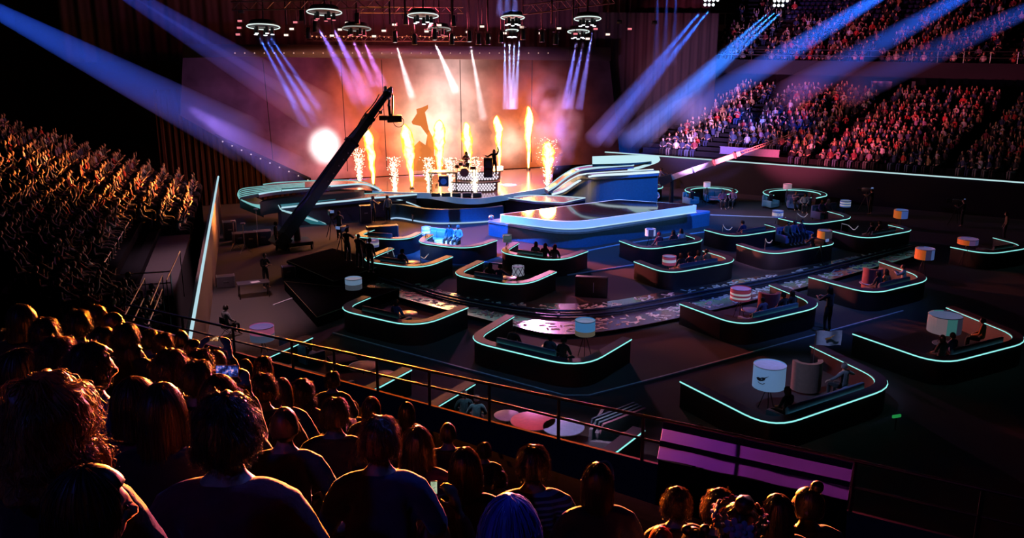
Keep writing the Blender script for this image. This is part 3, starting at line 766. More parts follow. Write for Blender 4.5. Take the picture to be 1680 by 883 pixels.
back = [P2(908, 274.5, ZD), P2(700, 286, ZD), P2(513, 298, ZD), P2(540, 309, ZD)]
t_ = thing('main_stage', at(760, 300, 0), 'glossy main stage with a rounded pale front lip before the LED wall', 'stage')
so = t_.location.copy()
loc2 = lambda L: [(p[0]-so.x, p[1]-so.y) for p in L]
MB().prism(loc2(front+back), ZD-.25, ZD).build('deck', DECK, t_)
lip = [V((p[0], p[1])) for p in front]; lo = offset(lip, -.09)
m_ = MB(); m_.prism(loc2(list(lip)+list(reversed(offset(lip, -.12)))), ZD-.38, ZD+.02); m_.build('front_lip', mat('lip_pale_blue', (.45, .6, .85), .3, .2, emit=(.15, .35, .8), es=.28), t_)
li = offset(lip, .55)
MB().prism(loc2(list(li)+list(reversed(offset(lip, 1.2)))), 0, ZD-.25).build('recessed_fascia', DARKF, t_)
wu = smooth_uv([(640, 337), (655, 336), (700, 343), (740, 344), (790, 342), (826, 338)], 5)
wt = [V(P2(u, v, 1.0)) for u, v in wu]
MB().prism(loc2(list(wt)+list(reversed(offset(wt, .3)))), 0, 1.0).build('blue_front_wall', BLUEW, t_)
MB().tube([V((p.x-so.x, p.y-so.y, .08)) for p in offset(wt, -.05)], .05, 6).build('foot_light', glow('foot_led', (.45, .7, 1), .8), t_)
m_ = MB()
for u in range(715, 800, 17):
    p = at(u, 318, 1.78); m_.rbox((p.x-so.x, p.y-so.y-.1, 1.74), (.6, .35, .26), .1, .04)
m_.build('floor_monitor', mat('monitor_blue', (.12, .2, .35), .4), t_)
m_ = MB()
MB().add([(0, 0, 0)], [])
# left wing: ramp, upper terrace, striped stair ends
def P3(u, v, z): return at(u, v, z)
t_ = thing('stage_wing', (at(520, 335, 0).x, at(520, 335, 0).y, 0), 'left wing ramp of the stage with teal light lines and striped stair end', 'stage wing')
wo = t_.location.copy(); W3 = lambda L: [p-wo for p in L]
rn = [P3(u, v, z) for u, v, z in smooth_uv([(462, 341, 1.35), (520, 334.5, 1.4), (575, 329, 1.45), (617, 324.5, 1.5), (650, 322, 1.52), (684, 319, 1.55)], 5)]
rf = [P3(u, v, z) for u, v, z in smooth_uv([(454, 327, 1.35), (510, 325, 1.4), (560, 321, 1.45), (600, 318, 1.5), (640, 316.5, 1.52), (684, 314.5, 1.55)], 5)]
MB().slab(W3(rn), W3(rf), .25).build('ramp_deck', mat('ramp_gloss', (.10, .11, .17), .15), t_)
TEAL = glow('teal_led', (.32, .85, .85), .62); PALE = glow('wing_led', (.55, .85, 1), .9)
MB().tube(W3(rn), .06, 6).build('edge_light', PALE, t_); MB().tube(W3(rf), .04, 6).build('edge_light', TEAL, t_)
un = [P3(u, v, z) for u, v, z in smooth_uv([(425, 318.5, 2.33), (450, 314, 2.36), (500, 309, 2.4), (560, 304, 2.4), (590, 302, 2.35), (608, 305, 2.0), (626, 313, 1.62)], 5)]
uf = [P3(u, v, z) for u, v, z in smooth_uv([(432, 303, 2.33), (455, 300, 2.36), (500, 297.5, 2.4), (560, 296, 2.4), (590, 298, 2.3), (606, 302, 2.0), (622, 309, 1.62)], 5)]
MB().slab(W3(un), W3(uf), .25).build('upper_terrace', mat('terrace_gloss', (.22, .15, .17), .2), t_)
MB().tube(W3(un), .06, 6).build('edge_light', PALE, t_); MB().tube(W3(uf), .05, 6).build('edge_light', TEAL, t_)
MB().slab(W3([p-V((0, 0, .55)) for p in un[:22]]), W3([p+V((.0, .9, -.55)) for p in un[:22]]), .9).build('terrace_body', DARKF, t_)
m_ = MB()
for i in range(5):
    f_ = i/4
    m_.tube(W3([P3(*q) for q in smooth_uv([(500, 300+f_*7, 2.5), (430, 306+f_*10, 2.48), (399-f_*2, 309.5+f_*13, 2.45), (390.5+f_*2, 316+f_*10, 2.25), (393+f_*6, 326+f_*3, 1.75), (411+f_*4, 336-f_*1, 1.3), (432-f_*3, 343.5-f_*7, .95)], 5)]), .026, 4)
m_.build('stair_light_lines', TEAL, t_)
MB().slab(W3([P3(392, 324, 2.3), P3(426, 319, 2.3)]), W3([P3(396, 309, 2.3), P3(433, 303.5, 2.3)]), .16).build('stair_top', mat('stair_dark', (.05, .08, .09), .4), t_)
MB().slab(W3([P3(393, 329, 1.6), P3(432, 345, .8)]), W3([P3(415, 322, 1.6), P3(434, 330, .95)]), .5).build('stair_end', mat('stair_dark', (.05, .08, .09), .4), t_)
m_ = MB()
for i in range(6):
    f_ = i/5; m_.tube(W3([P3(*q) for q in ((455+f_*4, 333+f_*9, 1.42), (460+f_*3, 342+f_*4, 1.22), (495, 352+f_*4, .68), (534-f_*4, 367-f_*1, .12))]), .030, 4)
m_.build('ramp_light_lines', glow('stair_cyan', (.5, .85, .95), .7), t_)
TEALP = mat('teal_panel', (.10, .36, .38), .35, emit=(.05, .3, .34), es=.35)
MB().slab(W3([P3(459, 347, .95), P3(480, 354, .66), P3(500, 366, .08)]), W3([P3(458, 342, 1.15), P3(500, 352, .72), P3(536, 368, .08)]), .05).build('stair_panel', TEALP, t_)
gl = [(454, 326.5, 1.44), (556, 321, 1.52), (563, 325, 1.50), (462, 338, 1.46)]
MB().add([P3(*q)-wo for q in gl]+[P3(*q)-wo-V((0, 0, .04)) for q in gl], [(0, 1, 2, 3), (4, 7, 6, 5), (0, 4, 5, 1), (1, 5, 6, 2), (2, 6, 7, 3), (3, 7, 4, 0)]).build('glass_panel', TEALP, t_)
m_ = MB()
for u in (462, 482, 502, 522, 542): m_.cyl(P3(u, 313, 2.45)-wo, P3(u, 313, 2.75)-wo, .03, n=5)
m_.tube(W3([P3(462, 310, 2.75), P3(542, 306, 2.75)]), .03, 5); m_.build('low_rail', BLACKM, t_)
body_n = [P3(466, 345, 0), P3(560, 360, 0), P3(648, 358, 0), P3(690, 345, 0)]
b2 = [(p.x-wo.x, p.y-wo.y) for p in body_n]+[(p.x-wo.x, p.y-wo.y) for p in reversed(rn[:20])][2:-1]
bn = [V((p.x, p.y)) for p in rn]
MB().prism([(p.x-wo.x, p.y-wo.y) for p in offset(bn, .2)]+[(p.x-wo.x, p.y-wo.y) for p in reversed(offset(bn, 1.1))], 0, 1.12).build('body_wall', mat('plum_fascia', (.09, .055, .075), .5), t_)
MB().tube(W3([P3(640, 325, 1.35), P3(660, 329, 1.1), P3(680, 336, .9), P3(694, 342, .9)]), .04, 5).build('swoop_light', PALE, t_)

# right wing: two swooping ramps and a stack of light lines
t_ = thing('stage_wing', (at(1000, 312, 0).x, at(1000, 312, 0).y, 0), 'right wing ramp of the stage with swooping blue white light lines', 'stage wing')
wo = t_.location.copy()
def ramp(nuv, fuv, th, nm, mt, r=.06, l1=PALE):
    a = [P3(*q)-wo for q in smooth_uv(nuv, 6)]; b = [P3(*q)-wo for q in smooth_uv(fuv, 6)]
    MB().slab(a, b, th).build(nm, mt, t_); MB().tube(a, r, 6).build('edge_light', l1, t_); MB().tube(b, r*.7, 6).build('edge_light', l1, t_)
    return a, b
RG = mat('ramp_blue_gloss', (.16, .26, .45), .18)
a1, b1 = ramp([(906, 319, .9), (925, 313, 1.3), (945, 300, 2.0), (962, 291, 2.5), (985, 287.5, 2.8), (1035, 285, 2.95), (1081, 282, 3.05)],
     [(900, 316, .9), (913, 310, 1.3), (932, 297, 2.0), (946, 289, 2.5), (965, 285, 2.8), (1020, 281.5, 2.95), (1072, 278.5, 3.05)], .28, 'lower_ramp', RG, .085, glow('ramp_led', (.72, .9, 1), 1.1))
ramp([(899, 313, 1.6), (912, 305, 1.9), (926, 294, 2.5), (940, 285, 3.0), (958, 278, 3.4), (1000, 273.5, 3.6), (1040, 270.5, 3.7)],
     [(893, 309, 1.6), (905, 301, 1.9), (918, 291, 2.5), (932, 282, 3.0), (948, 275, 3.4), (985, 270, 3.6), (1020, 267.5, 3.7)], .25, 'upper_ramp', mat('ramp_mauve_gloss', (.3, .2, .34), .2), .07)
m_ = MB()
for i in range(7):
    f_ = i/6
    m_.tube([P3(*q)-wo for q in smooth_uv([(972, 268-f_*10, 3.9), (1030, 266.5-f_*10.5, 3.95), (1062+f_*12, 264-f_*7.5, 4.0), (1070+f_*11, 263-f_*3, 3.95), (1062+f_*16, 270-f_*4, 3.6), (1030+f_*16, 279-f_*2, 3.1)], 5)], .055, 4)
m_.build('canopy_light_lines', glow('canopy_led', (.6, .92, 1), .95), t_)
m_ = MB().slab([P3(972, 269, 3.86)-wo, P3(1068, 265, 3.9)-wo], [P3(972, 256, 3.86)-wo, P3(1076, 256, 3.9)-wo], .2); m_.build('canopy_panel', mat('canopy_teal', (.04, .09, .11), .3), t_)
m_ = MB(); n_ = len(a1)
lowr = [V((p.x, p.y, -.0)) for p in a1]
for i in range(n_-1):
    A, B = a1[i]-V((0, 0, .28)), a1[i+1]-V((0, 0, .28)); o_ = V((0, .25, 0))
    C_, D_ = V((A.x, A.y, 0)), V((B.x, B.y, 0))
    m_.add([A+o_, B+o_, D_+o_, C_+o_, A+o_*2, B+o_*2, D_+o_*2, C_+o_*2], [(0, 1, 2, 3), (4, 7, 6, 5), (0, 4, 5, 1), (2, 6, 7, 3), (0, 3, 7, 4), (1, 5, 6, 2)])
m_.build('under_wall', BLUEW, t_)
MB().tube([P3(1081, 282.5, 3.0)-wo, P3(1062, 297, 1.7)-wo, P3(1046, 309, .6)-wo], .06, 5).build('edge_light', PALE, t_)
m_ = MB(); p = P3(987, 315, .55)-wo; m_.rbox(p, (1.3, .9, 1.0), .1, .06); m_.build('equipment_box', mat('monitor_blue', (.12, .2, .35), .4), t_)
m_ = MB(); pz = [P3(981, 309.5, 1.05)-wo, P3(992, 309.5, 1.05)-wo, P3(992, 320, .2)-wo, P3(981, 320, .2)-wo]
m_.tube([q-V((0, .5, 0)) for q in pz], .035, 4, True); m_.tube([pz[0]-V((0, .5, 0)), pz[2]-V((0, .5, 0))], .025, 4); m_.tube([pz[1]-V((0, .5, 0)), pz[3]-V((0, .5, 0))], .025, 4); m_.build('box_light_frame', PALE, t_)
MB().slab([P3(950, 326, .9)-wo, P3(974, 328, .1)-wo], [P3(972, 308, .9)-wo, P3(975, 312, .1)-wo], .2).build('side_fin', BLUEW, t_)

# dark bridge slab between the main stage and the square platform
t_ = thing('stage_bridge', (at(890, 330, 0).x, at(890, 330, 0).y, 0), 'low black glossy bridge slab between main stage and square platform', 'stage bridge')
so = t_.location
pl = [P2(u, v, 1.35) for u, v in ((832, 325), (868, 320.5), (912, 321.5), (960, 325), (925, 333), (880, 331))]
MB().prism(loc2(pl), 1.2, 1.35).build('deck', DECK, t_)
pb = [P2(u, v, 1.2) for u, v in ((830, 327), (868, 322), (960, 327), (925, 335), (880, 333.5))]
MB().prism(loc2(pb), 0, 1.2).build('body', DARKF, t_)
MB().tube([V((p[0]-so.x, p[1]-so.y, 1.36)) for p in pl], .035, 5, True).build('edge_light', PALE, t_)
m_ = MB()
for u in (829, 847, 863): p = at(u, 334, .8); m_.ell(p-so, .22, 10, 8)
m_.build('side_lamp', STEEL, t_)

# square platform
t_ = thing('square_platform', (at(980, 352, 0).x, at(980, 352, 0).y, 0), 'square mirror topped platform with bright pale rim in the middle of the floor', 'stage platform')
so = t_.location
def ring(uv, z, rads): 
    q_ = [V(P2(u, v, z)) for u, v in uv]; q_ = q_+[q_[0], q_[1]]
    a = rounded([ (q_[0]+q_[1])/2 ]+q_[1:5]+[(q_[0]+q_[1])/2], rads[1:]+rads[:1], 8); return a[:-1]
top = ring([(816, 352), (1014, 327), (1147, 336.5), (937, 366)], 1.75, [.4, .3, .4, 1.6])
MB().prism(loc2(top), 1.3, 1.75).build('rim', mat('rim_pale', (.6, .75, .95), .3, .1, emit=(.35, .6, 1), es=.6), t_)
MB().prism(loc2(ring([(821, 352), (1014, 328.3), (1141, 336.3), (937, 364.6)], 1.75, [.35, .3, .35, 1.5])), 1.72, 1.765).build('mirror_top', mat('black_mirror', (.02, .018, .025), .06, 0, .8, var=.05), t_)
MB().tube([V((p.x-so.x, p.y-so.y, 1.30)) for p in top], .035, 5, True).build('edge_light', PALE, t_)
MB().prism(loc2(ring([(832, 356), (1014, 333), (1136, 341), (937, 370)], 1.3, [.4, .3, .4, 1.5])), .7, 1.3).build('recess', DARKF, t_)
MB().prism(loc2(ring([(797, 364), (1010, 338), (1169, 349), (935, 388)], .85, [.4, .3, .4, 2.0])), 0, .85).build('plinth', BLUEW, t_)
MB().prism(loc2(ring([(797, 361.5), (1010, 336), (1169, 346), (935, 385)], .97, [.4, .3, .4, 2.0])), .85, .97).build('plinth_top', mat('plinth_edge', (.25, .38, .7), .3), t_)
for u, v in ((806, 357), (826, 362), (847, 364.5), (868, 366.5), (891, 369.5), (916, 371), (941, 371.5), (965, 369), (988, 366), (1010, 362.5), (1032, 359), (1053, 356), (1075, 352), (1096, 349.5), (1117, 346.5), (1137, 344)):
    p = at(u, v, 1.12)-so; m_ = MB(); m_.ell(p, .17, 10, 8); m_.build('round_lamp', STEEL, t_)

# ------------------------------------------------------------------ band on the stage
t_ = thing('drum_riser', (at(785, 312, ZD).x, at(785, 312, ZD).y, ZD), 'two tier drum riser studded with rows of white pearl lamps', 'drum riser')
so = t_.location
RISE = mat('riser_plum', (.10, .05, .08), .35)
for tier, (u0, u1, vt, z0, z1) in enumerate(((741, 816, 306, 0, .70), (748, 821, 292, .70, 1.4))):
    a, b = at(u0, 315-tier*2, ZD)-so, at(u1, 315-tier*2, ZD)-so; a.z = b.z = 0
    d = (b-a).normalized(); nrm = V((-d.y, d.x, 0)); L = (b-a).length
    pts = [a+d*(L*x)+nrm*y for x, y in ((.0, .35), (.12, .05), (.5, -.12), (.88, .05), (1, .35), (1, 2.4), (0, 2.4))]
    MB().prism([(p.x, p.y) for p in pts], z0+.1, z1-.08).build('riser_body', RISE, t_)
    MB().prism([((p.x-so.x*0), p.y) for p in [a+d*(L*x)+nrm*y for x, y in ((-.06, .3), (.12, -.1), (.5, -.25), (.88, -.1), (1.06, .3), (1.06, 2.5), (-.06, 2.5))]], z1-.08, z1).build('riser_top', mat('riser_top', (.3, .16, .18), .3), t_)
    m_ = MB(); rows = 4
    for r in range(rows):
        for c in range(15):
            x = (c+.5+(r % 2)*.5)/16; y = .05-.17*(1-((x-.5)/.42)**2) if .1 < x < .9 else .18
            p = a+d*(L*x)+nrm*(y-.06); m_.ell((p.x, p.y, z0+.15+r*(z1-z0-.30)/(rows-1)), .075, 6, 5)
    m_.build('pearl_lamps', glow('pearl', (.95, .85, .95), 1.1), t_)
top_ = V((so.x, so.y, ZD+1.4))
t_ = thing('drum_kit', (at(762, 286, 3.2).x, at(762, 286, 3.2).y+.2, ZD+1.4), 'pale drum kit on top of the pearl studded riser', 'drum kit')
DRUM = mat('drum_shell', (.5, .3, .34), .3, .2)
MB().cyl((0, -.3, .32), (0, .2, .32), .30, n=18).build('bass_drum', DRUM, t_)
for x, y, z, r in ((-.25, -.1, .75, .16), (.2, -.1, .75, .16), (.55, .2, .45, .22), (-.5, .25, .55, .18)):
    MB().cyl((x, y, z), (x, y+.03, z+.2), r, n=14).build('tom', DRUM, t_)
    MB().cyl((x, y, 0), (x, y, z+.02), .02, n=5).build('stand', STEEL, t_)
for x, y, z in ((-.75, 0, 1.15), (.75, .05, 1.2), (-.35, .5, 1.0)):
    MB().lathe([(.02, .04), (.24, 0), (.24, .015), (.02, .055)], 16, (x, y, z)).build('cymbal', mat('brass', (.7, .45, .15), .25, .9), t_)
    MB().cyl((x, y, 0), (x, y, z+.03), .018, n=5).build('stand', STEEL, t_)
for i, (u, v, z, lab) in enumerate(((801, 279, ZD+1.4, 'tall speaker stack on the right end of the drum riser'), (728, 290, ZD+1.6, 'short speaker stack left of the drum riser'))):
    p = at(u, v, z+.5); t_ = thing('speaker_stack', (p.x, p.y, z if i == 0 else ZD+1.5), lab, 'speaker')
    for k in range(2 if i == 0 else 1):
        MB().rbox((0, 0, .34+k*.66), (.6, .5, .64), 0, .03).build('cabinet', BLACKM, t_)
        MB().cyl((0, -.255, .34+k*.66), (0, -.27, .34+k*.66), .2, n=16).build('cone', mat('cone_grey', (.1, .08, .08), .6), t_)
p = at(727, 318, ZD); t_ = thing('side_platform', (p.x, p.y+.6, ZD), 'thin legged side platform left of the drum riser', 'platform')
MB().box((0, 0, 1.45), (2.0, 1.2, .08)).build('top', mat('riser_top', (.3, .16, .18), .3), t_)
for x in (-.9, .9):
    for y in (-.5, .5): MB().cyl((x, y, 0), (x, y, 1.42), .035, n=6).build('leg', BLACKM, t_)
for x in (-.9, .9): MB().cyl((x, -.5, .7), (x, .5, .7), .025, n=6).build('brace', BLACKM, t_)

# ------------------------------------------------------------------ flames and spark fountains
def fire_mat():
    m, nt, out = nodes_of('fire')
    tc = N(nt, 'ShaderNodeTexCoord'); nz = N(nt, 'ShaderNodeTexNoise'); nz.inputs['Scale'].default_value = 2.2; nz.inputs['Detail'].default_value = 4
    nt.links.new(tc.outputs['Object'], nz.inputs['Vector'])
    lw = N(nt, 'ShaderNodeLayerWeight'); lw.inputs[0].default_value = .55
    ad = N(nt, 'ShaderNodeMath', operation='MULTIPLY_ADD'); ad.inputs[1].default_value = .9
    nt.links.new(nz.outputs['Fac'], ad.inputs[0]); nt.links.new(lw.outputs['Facing'], ad.inputs[2])
    cr = N(nt, 'ShaderNodeValToRGB'); e = cr.color_ramp.elements
    e[0].position = .35; e[0].color = (1, .85, .5, 1); e[1].position = 1.15 if False else 1; e[1].color = (1, .24, .02, 1)
    x = cr.color_ramp.elements.new(.72); x.color = (1, .62, .16, 1)
    nt.links.new(ad.outputs[0], cr.inputs[0])
    em = N(nt, 'ShaderNodeEmission'); em.inputs[1].default_value = 3.6; nt.links.new(cr.outputs[0], em.inputs[0])
    nt.links.new(em.outputs[0], out.inputs[0]); return m
FIRE = fire_mat()
def fireglow():
    m, nt, out = nodes_of('fire_gas')
    e = N(nt, 'ShaderNodeEmission'); e.inputs[0].default_value = (1, .26, .03, 1); e.inputs[1].default_value = .30
    nt.links.new(e.outputs[0], out.inputs['Volume']); return m
GAS = fireglow()
fl = [(613, 306, 200, .36, -.5, 'flame column behind the crane arm, leaning at its top'), (676, 310, 203, .40, -.45, 'flame column just right of the crane camera'), (722, 298, 196, .40, 0, 'broad flame column left of the drum riser'),
      (769, 297, 200, .36, -.15, 'flame column rising behind the drum kit'), (819, 281, 189, .30, -.15, 'flame column at the right of the drum riser'), (867, 279, 174, .30, -.1, 'tallest flame column toward the right wing'), (898, 305, 232, .40, .02, 'sparkling flame column at the stage corner by the right wing')]
for i, (u, v, vt, r, lean, lab) in enumerate(fl):
    b = at(u, v, ZD); s = (b-EYEP).length; tz = at(u, vt, 4); h = b.y*0+ (EYEP+ray(u, vt)*((b.y)/ray(u, vt).y)).z-ZD
    t_ = thing('flame_jet', b, lab, 'flame', 'flame columns on the stage')
    MB().lathe([(.16, 0), (.18, .05), (.12, .16), (.08, .18)], 12).build('nozzle', BLACKM, t_)
    for nm, mm, sc in (('fire', FIRE, 1), ('fire_gas', GAS, 2.3)):
        m_ = MB(); n = 18; J_ = 34; vs_ = []
        for j in range(J_+1):
            f_ = j/J_; rad = r*1.3*(.16+.95*f_**1.1)*max(0, 1-max(0, f_-.72)/.28)**.55*sc+.01
            cx = lean*f_*f_+ .10*noise.noise(V((f_*5, i*3.3, 0)))*f_*2
            for k in range(n):
                a = 2*PI*k/n; d_ = 1+.42*noise.noise(V((math.cos(a)*1.4, math.sin(a)*1.4+i*7, f_*9-i)))+.2*noise.noise(V((math.cos(a)*3, math.sin(a)*3+i, f_*22)))
                vs_.append((cx+math.cos(a)*rad*d_, math.sin(a)*rad*d_, .15+f_*(h-.15)*(1.0 if sc == 1 else 1.03)))
        m_.add(vs_, [(j*n+k, j*n+(k+1) % n, (j+1)*n+(k+1) % n, (j+1)*n+k) for j in range(J_) for k in range(n)]+[tuple(range(n-1, -1, -1)), tuple(J_*n+k for k in range(n))])
        m_.build(nm, mm, t_, smooth=None)
    point('fire_light', b+V((lean*.5, -.6, h*.6)), 1.6e3, (1, .36, .07), .6)
SPARK = glow('spark', (1, .85, .55), 3)
for i, (u, v, vt, lab) in enumerate(((590, 299, 243, 'spark fountain farthest left, beside the crane arm'), (648, 312, 258, 'spark fountain right of the crane arm'), (704, 313, 258, 'spark fountain at the middle of the left half of the stage'), (739, 314, 258, 'spark fountain before the legged side platform'), (779, 316, 258, 'spark fountain in front of the pearl riser'), (898, 306, 226, 'spark spray wrapped around the corner flame'))):
    b = at(u, v, ZD); h = (EYEP+ray(u, vt)*(b.y/ray(u, vt).y)).z-ZD; m_ = MB(); rr = random.Random(i)
    for k in range(420 if i < 5 else 300):
        f_ = rr.random()**1.15; wd = .05+.20*f_+(.25 if i == 5 else 0)*f_
        p = V((rr.gauss(0, wd), rr.gauss(0, wd), f_*h)); s = rr.uniform(.016, .036)
        d = V((p.x*.3, p.y*.3, .10)).normalized()*s*2
        m_.add([p+d, p-d, p+V((s, 0, 0)), p-V((s, 0, 0)), p+V((0, s, 0)), p-V((0, s, 0))], [(0, 2, 4), (0, 4, 3), (0, 3, 5), (0, 5, 2), (1, 4, 2), (1, 3, 4), (1, 5, 3), (1, 2, 5)])
    m_.tube([(0, 0, 0), (rr.gauss(0, .02), 0, h*.25), (0, 0, h*.5)], [.05, .08, .01], 6)
    o = m_.build('spark_fountain', SPARK, None, b, smooth=None, fix=False); tag(o, lab, 'sparks', 'spark fountains on the stage', 'stuff')

# ------------------------------------------------------------------ floor graphics, track, terrace edges
up_uv = smooth_uv([(640, 448), (690, 464), (740, 480), (830, 493), (920, 498), (1000, 494), (1100, 477), (1200, 460), (1300, 443), (1400, 420), (1480, 400)], 5)
lo_uv = smooth_uv([(600, 470), (670, 492), (740, 510), (830, 532), (910, 548), (1000, 542), (1115, 521), (1230, 494), (1330, 468), (1430, 440), (1520, 415)], 5)
MIRR = mat('glossy_black_floor', (.92, .86, .92), .19, .95, .8, var=.1)
a = [at(u, v, .22) for u, v in lo_uv]; b = [at(u, v, .03) for u, v in up_uv]   # slope added so the walkway mirrors the glowing LED wall
t_ = thing('walkway', (0, 0, 0), 'glossy dark curved walkway scattered with white dash marks', 'walkway')
MB().slab(a, b, .028).build('walkway_surface', MIRR, t_)
m_ = MB(); rr = random.Random(4); n = len(a)-1
for k in range(1000):
    f_ = rr.random(); i = min(int(f_*n), n-1); q = f_*n-i; w_ = rr.uniform(.06, .94)
    if .42 < w_ < .62: continue
    if f_ < .42 and rr.random() < .45: continue
    lo_ = a[i].lerp(a[i+1], q); hi = b[i].lerp(b[i+1], q); p = lo_.lerp(hi, w_); ang = rr.choice((0, PI/2, .8, -.6))+rr.uniform(-.3, .3)
    m_.box((p.x, p.y, p.z+.006), (rr.uniform(.24, .38), rr.uniform(.07, .11), .012), ang)
    if rr.random() < .3: m_.box((p.x, p.y, p.z+.006), (rr.uniform(.14, .2), .07, .012), ang+1.3)
o = m_.build('dash_marks', mat('dash_white', (.9, .88, .92), .6), t_); o['kind'] = 'stuff'
t_ = thing('camera_track', (0, 0, 0), 'curved camera rail track running along the dashed walkway', 'camera track')
mid = [x.lerp(y, .50) for x, y in zip(a, b)]; m2 = [x.lerp(y, .66) for x, y in zip(a, b)]
for L, nm in ((mid, 'rail'), (m2, 'rail')): MB().tube([V((p.x, p.y, p.z+.11)) for p in L], .055, 6).build(nm, mat('track_blue', (.10, .14, .28), .25, .6), t_)
MB().slab([V((p.x, p.y, p.z+.04)) for p in [x.lerp(y, .46) for x, y in zip(a, b)]], [V((p.x, p.y, p.z+.04)) for p in [x.lerp(y, .70) for x, y in zip(a, b)]], .03).build('track_bed', mat('track_bed', (.02, .028, .06), .35), t_)
for i in range(2, len(a)-1, 3):
    d = (m2[i]-mid[i]); MB().box((mid[i]+m2[i])/2+V((0, 0, .05)), (d.length*1.3, .12, .05), math.atan2(d.y, d.x)).build('sleeper', BLACKM, t_)
EDGE = mat('terrace_edge', (.6, .6, .68), .5)
TERR = mat('dark_carpet', (.085, .07, .072), .85)
for i, uv in enumerate((((545, 546), (640, 572), (800, 615), (925, 649), (967, 649), (1110, 612), (1300, 560), (1483, 510)), ((744, 424), (817, 432), (932, 451), (1040, 434)), ((905, 428), (965, 411), (1016, 401), (1157, 380)), ((1160, 352), (1290, 357)), ((450, 500), (500, 482)))):
    pts = [V((at(u, v, .05).x, at(u, v, .05).y)) for u, v in uv]
    m_ = MB(); o2 = offset(pts, .09); m_.slab([V((p.x, p.y, .05)) for p in pts], [V((p.x, p.y, .05)) for p in o2], .06)
    struct('trim_%d' % (i+1), m_, EDGE)
# ------------------------------------------------------------------ lounge booths
BH, DZ = 1.0, .22
BOOTHS = [  # key, short description, arm end, corner, corner, arm end, rounding, sofa colour
 ('crane', 'booth at the foot of the camera crane', (617, 371), (574, 387), (668, 393), (692, 381), 'charcoal'),
 ('white', 'booth with the glowing white sofa', (702, 384), (680, 397), (772, 408), (815, 393), 'white'),
 ('dark', 'booth with the dark-sided small lamp', (842, 397), (815, 413), (917, 428), (964, 411), 'pale'),
 ('bands', 'booth with the violet banded lamp', (637, 406), (588, 426), (692, 440), (742, 420), 'navy'),
 ('cross', 'booth with the cross-patterned lamp', (784, 427), (737, 449), (857, 469), (912, 445), 'navy'),
 ('plain', 'booth with the white-topped lamp', (597, 485), (549, 505), (685, 536), (767, 503), 'charcoal'),
 ('sand', 'booth with the blue-and-sand lamp', (831, 516), (763, 556), (955, 602), (1035, 555), 'teal'),
 ('mono', 'booth with the black-and-white lamp', (1017, 394), (1058, 409), (1165, 393), (1121, 381), 'charcoal'),
 ('redwhite', 'booth with the red-white-red lamp', (1041, 428), (1095, 448), (1219, 426), (1161, 409), 'navy'),
 ('star', 'booth with the blue-star lamp', (1156, 376), (1202, 388), (1292, 374), (1262, 366), 'charcoal'),
 ('mauve', 'booth with the mauve sofa', (1209, 400), (1265, 417), (1376, 398), (1342, 389), 'mauve'),
 ('stripe', 'booth with the blue-striped lamp', (1277, 357), (1325, 368), (1407, 356), (1365, 345), 'blue'),
 ('orange', 'booth with the orange-and-blue lamp', (1366, 378), (1420, 391), (1504, 376), (1464, 367), 'navy'),
 ('redchair', 'booth with the maroon tub chair', (1327, 453), (1430, 481), (1535, 456), (1451, 427), 'charcoal'),
 ('magenta', 'booth with the magenta striped lamp', (1116, 497), (1215, 533), (1358, 499), (1272, 465), 'teal'),
 ('tri', 'booth with the vertical tricolour lamp', (1400, 546), (1545, 596), (1700, 556), (1564, 502), 'navy'),
 ('island', 'booth with the island-emblem lamp', (1117, 624), (1268, 700), (1478, 628), (1342, 564), 'blue'),
 ('violet', 'booth under the railing with the violet-topped lamp', (501, 550), (395, 597), (590, 650), (674, 605), 'blue'),
 ('tables', 'booth under the railing with red and blue tables', (765, 625), (668, 682), (980, 762), (1056, 704), 'slate'),
 ('edge', 'dim booth at the far right of the floor', (1560, 404), (1620, 416), (1700, 404), (1637, 388), 'charcoal'),
]
SOFA = {k: mat('sofa_'+k, c, .75, sheen=.2, bump=.2) for k, c in dict(charcoal=(.06, .06, .07), white=(.75, .78, .78), pale=(.5, .52, .6), navy=(.07, .09, .18), teal=(.12, .26, .30), mauve=(.36, .22, .34), blue=(.10, .17, .34), slate=(.22, .24, .32), cyan=(.08, .28, .36)).items()}
SOFANAME = dict(charcoal='charcoal', white='white', pale='pale grey', navy='dark navy', teal='dark teal', mauve='mauve', blue='blue', slate='slate grey', cyan='blue')
def sofa(loc, rz, L, col, label, group=None, arms=True, cat='sofa', hback=.95):
    t = thing('sofa' if cat == 'sofa' else 'armchair', loc, label, cat, group, rz); m = SOFA[col]
    MB().rbox((0, .02, .20), (L-.1, .78, .16), 0, .03).build('base', m, t)
    n = max(1, round(L/.8)); wd = (L-(.36 if arms else .08))/n
    for i in range(n):
        x = -L/2+(.18 if arms else .04)+wd*(i+.5)
        MB().rbox((x, .08, .34), (wd-.015, .66, .16), 0, .05).build('seat_cushion', m, t)
        MB().rbox((x, -.25, .60), (wd-.015, .16, .42), 0, .06, -.12).build('back_cushion', m, t)
    MB().rbox((0, -.38, hback/2+.06), (L-.06, .12, hback-.1), 0, .05).build('backrest', m, t)
    if arms:
        for s in (-1, 1): MB().rbox((s*(L/2-.09), .02, .38), (.18, .84, .44), 0, .06).build('armrest', m, t)
    for x in (-1, 1):
        for y in (-.3, .34): MB().cyl((x*(L/2-.12), y, 0), (x*(L/2-.12), y, .13), .025, .03, 8).build('leg', BLACKM, t)
    return t
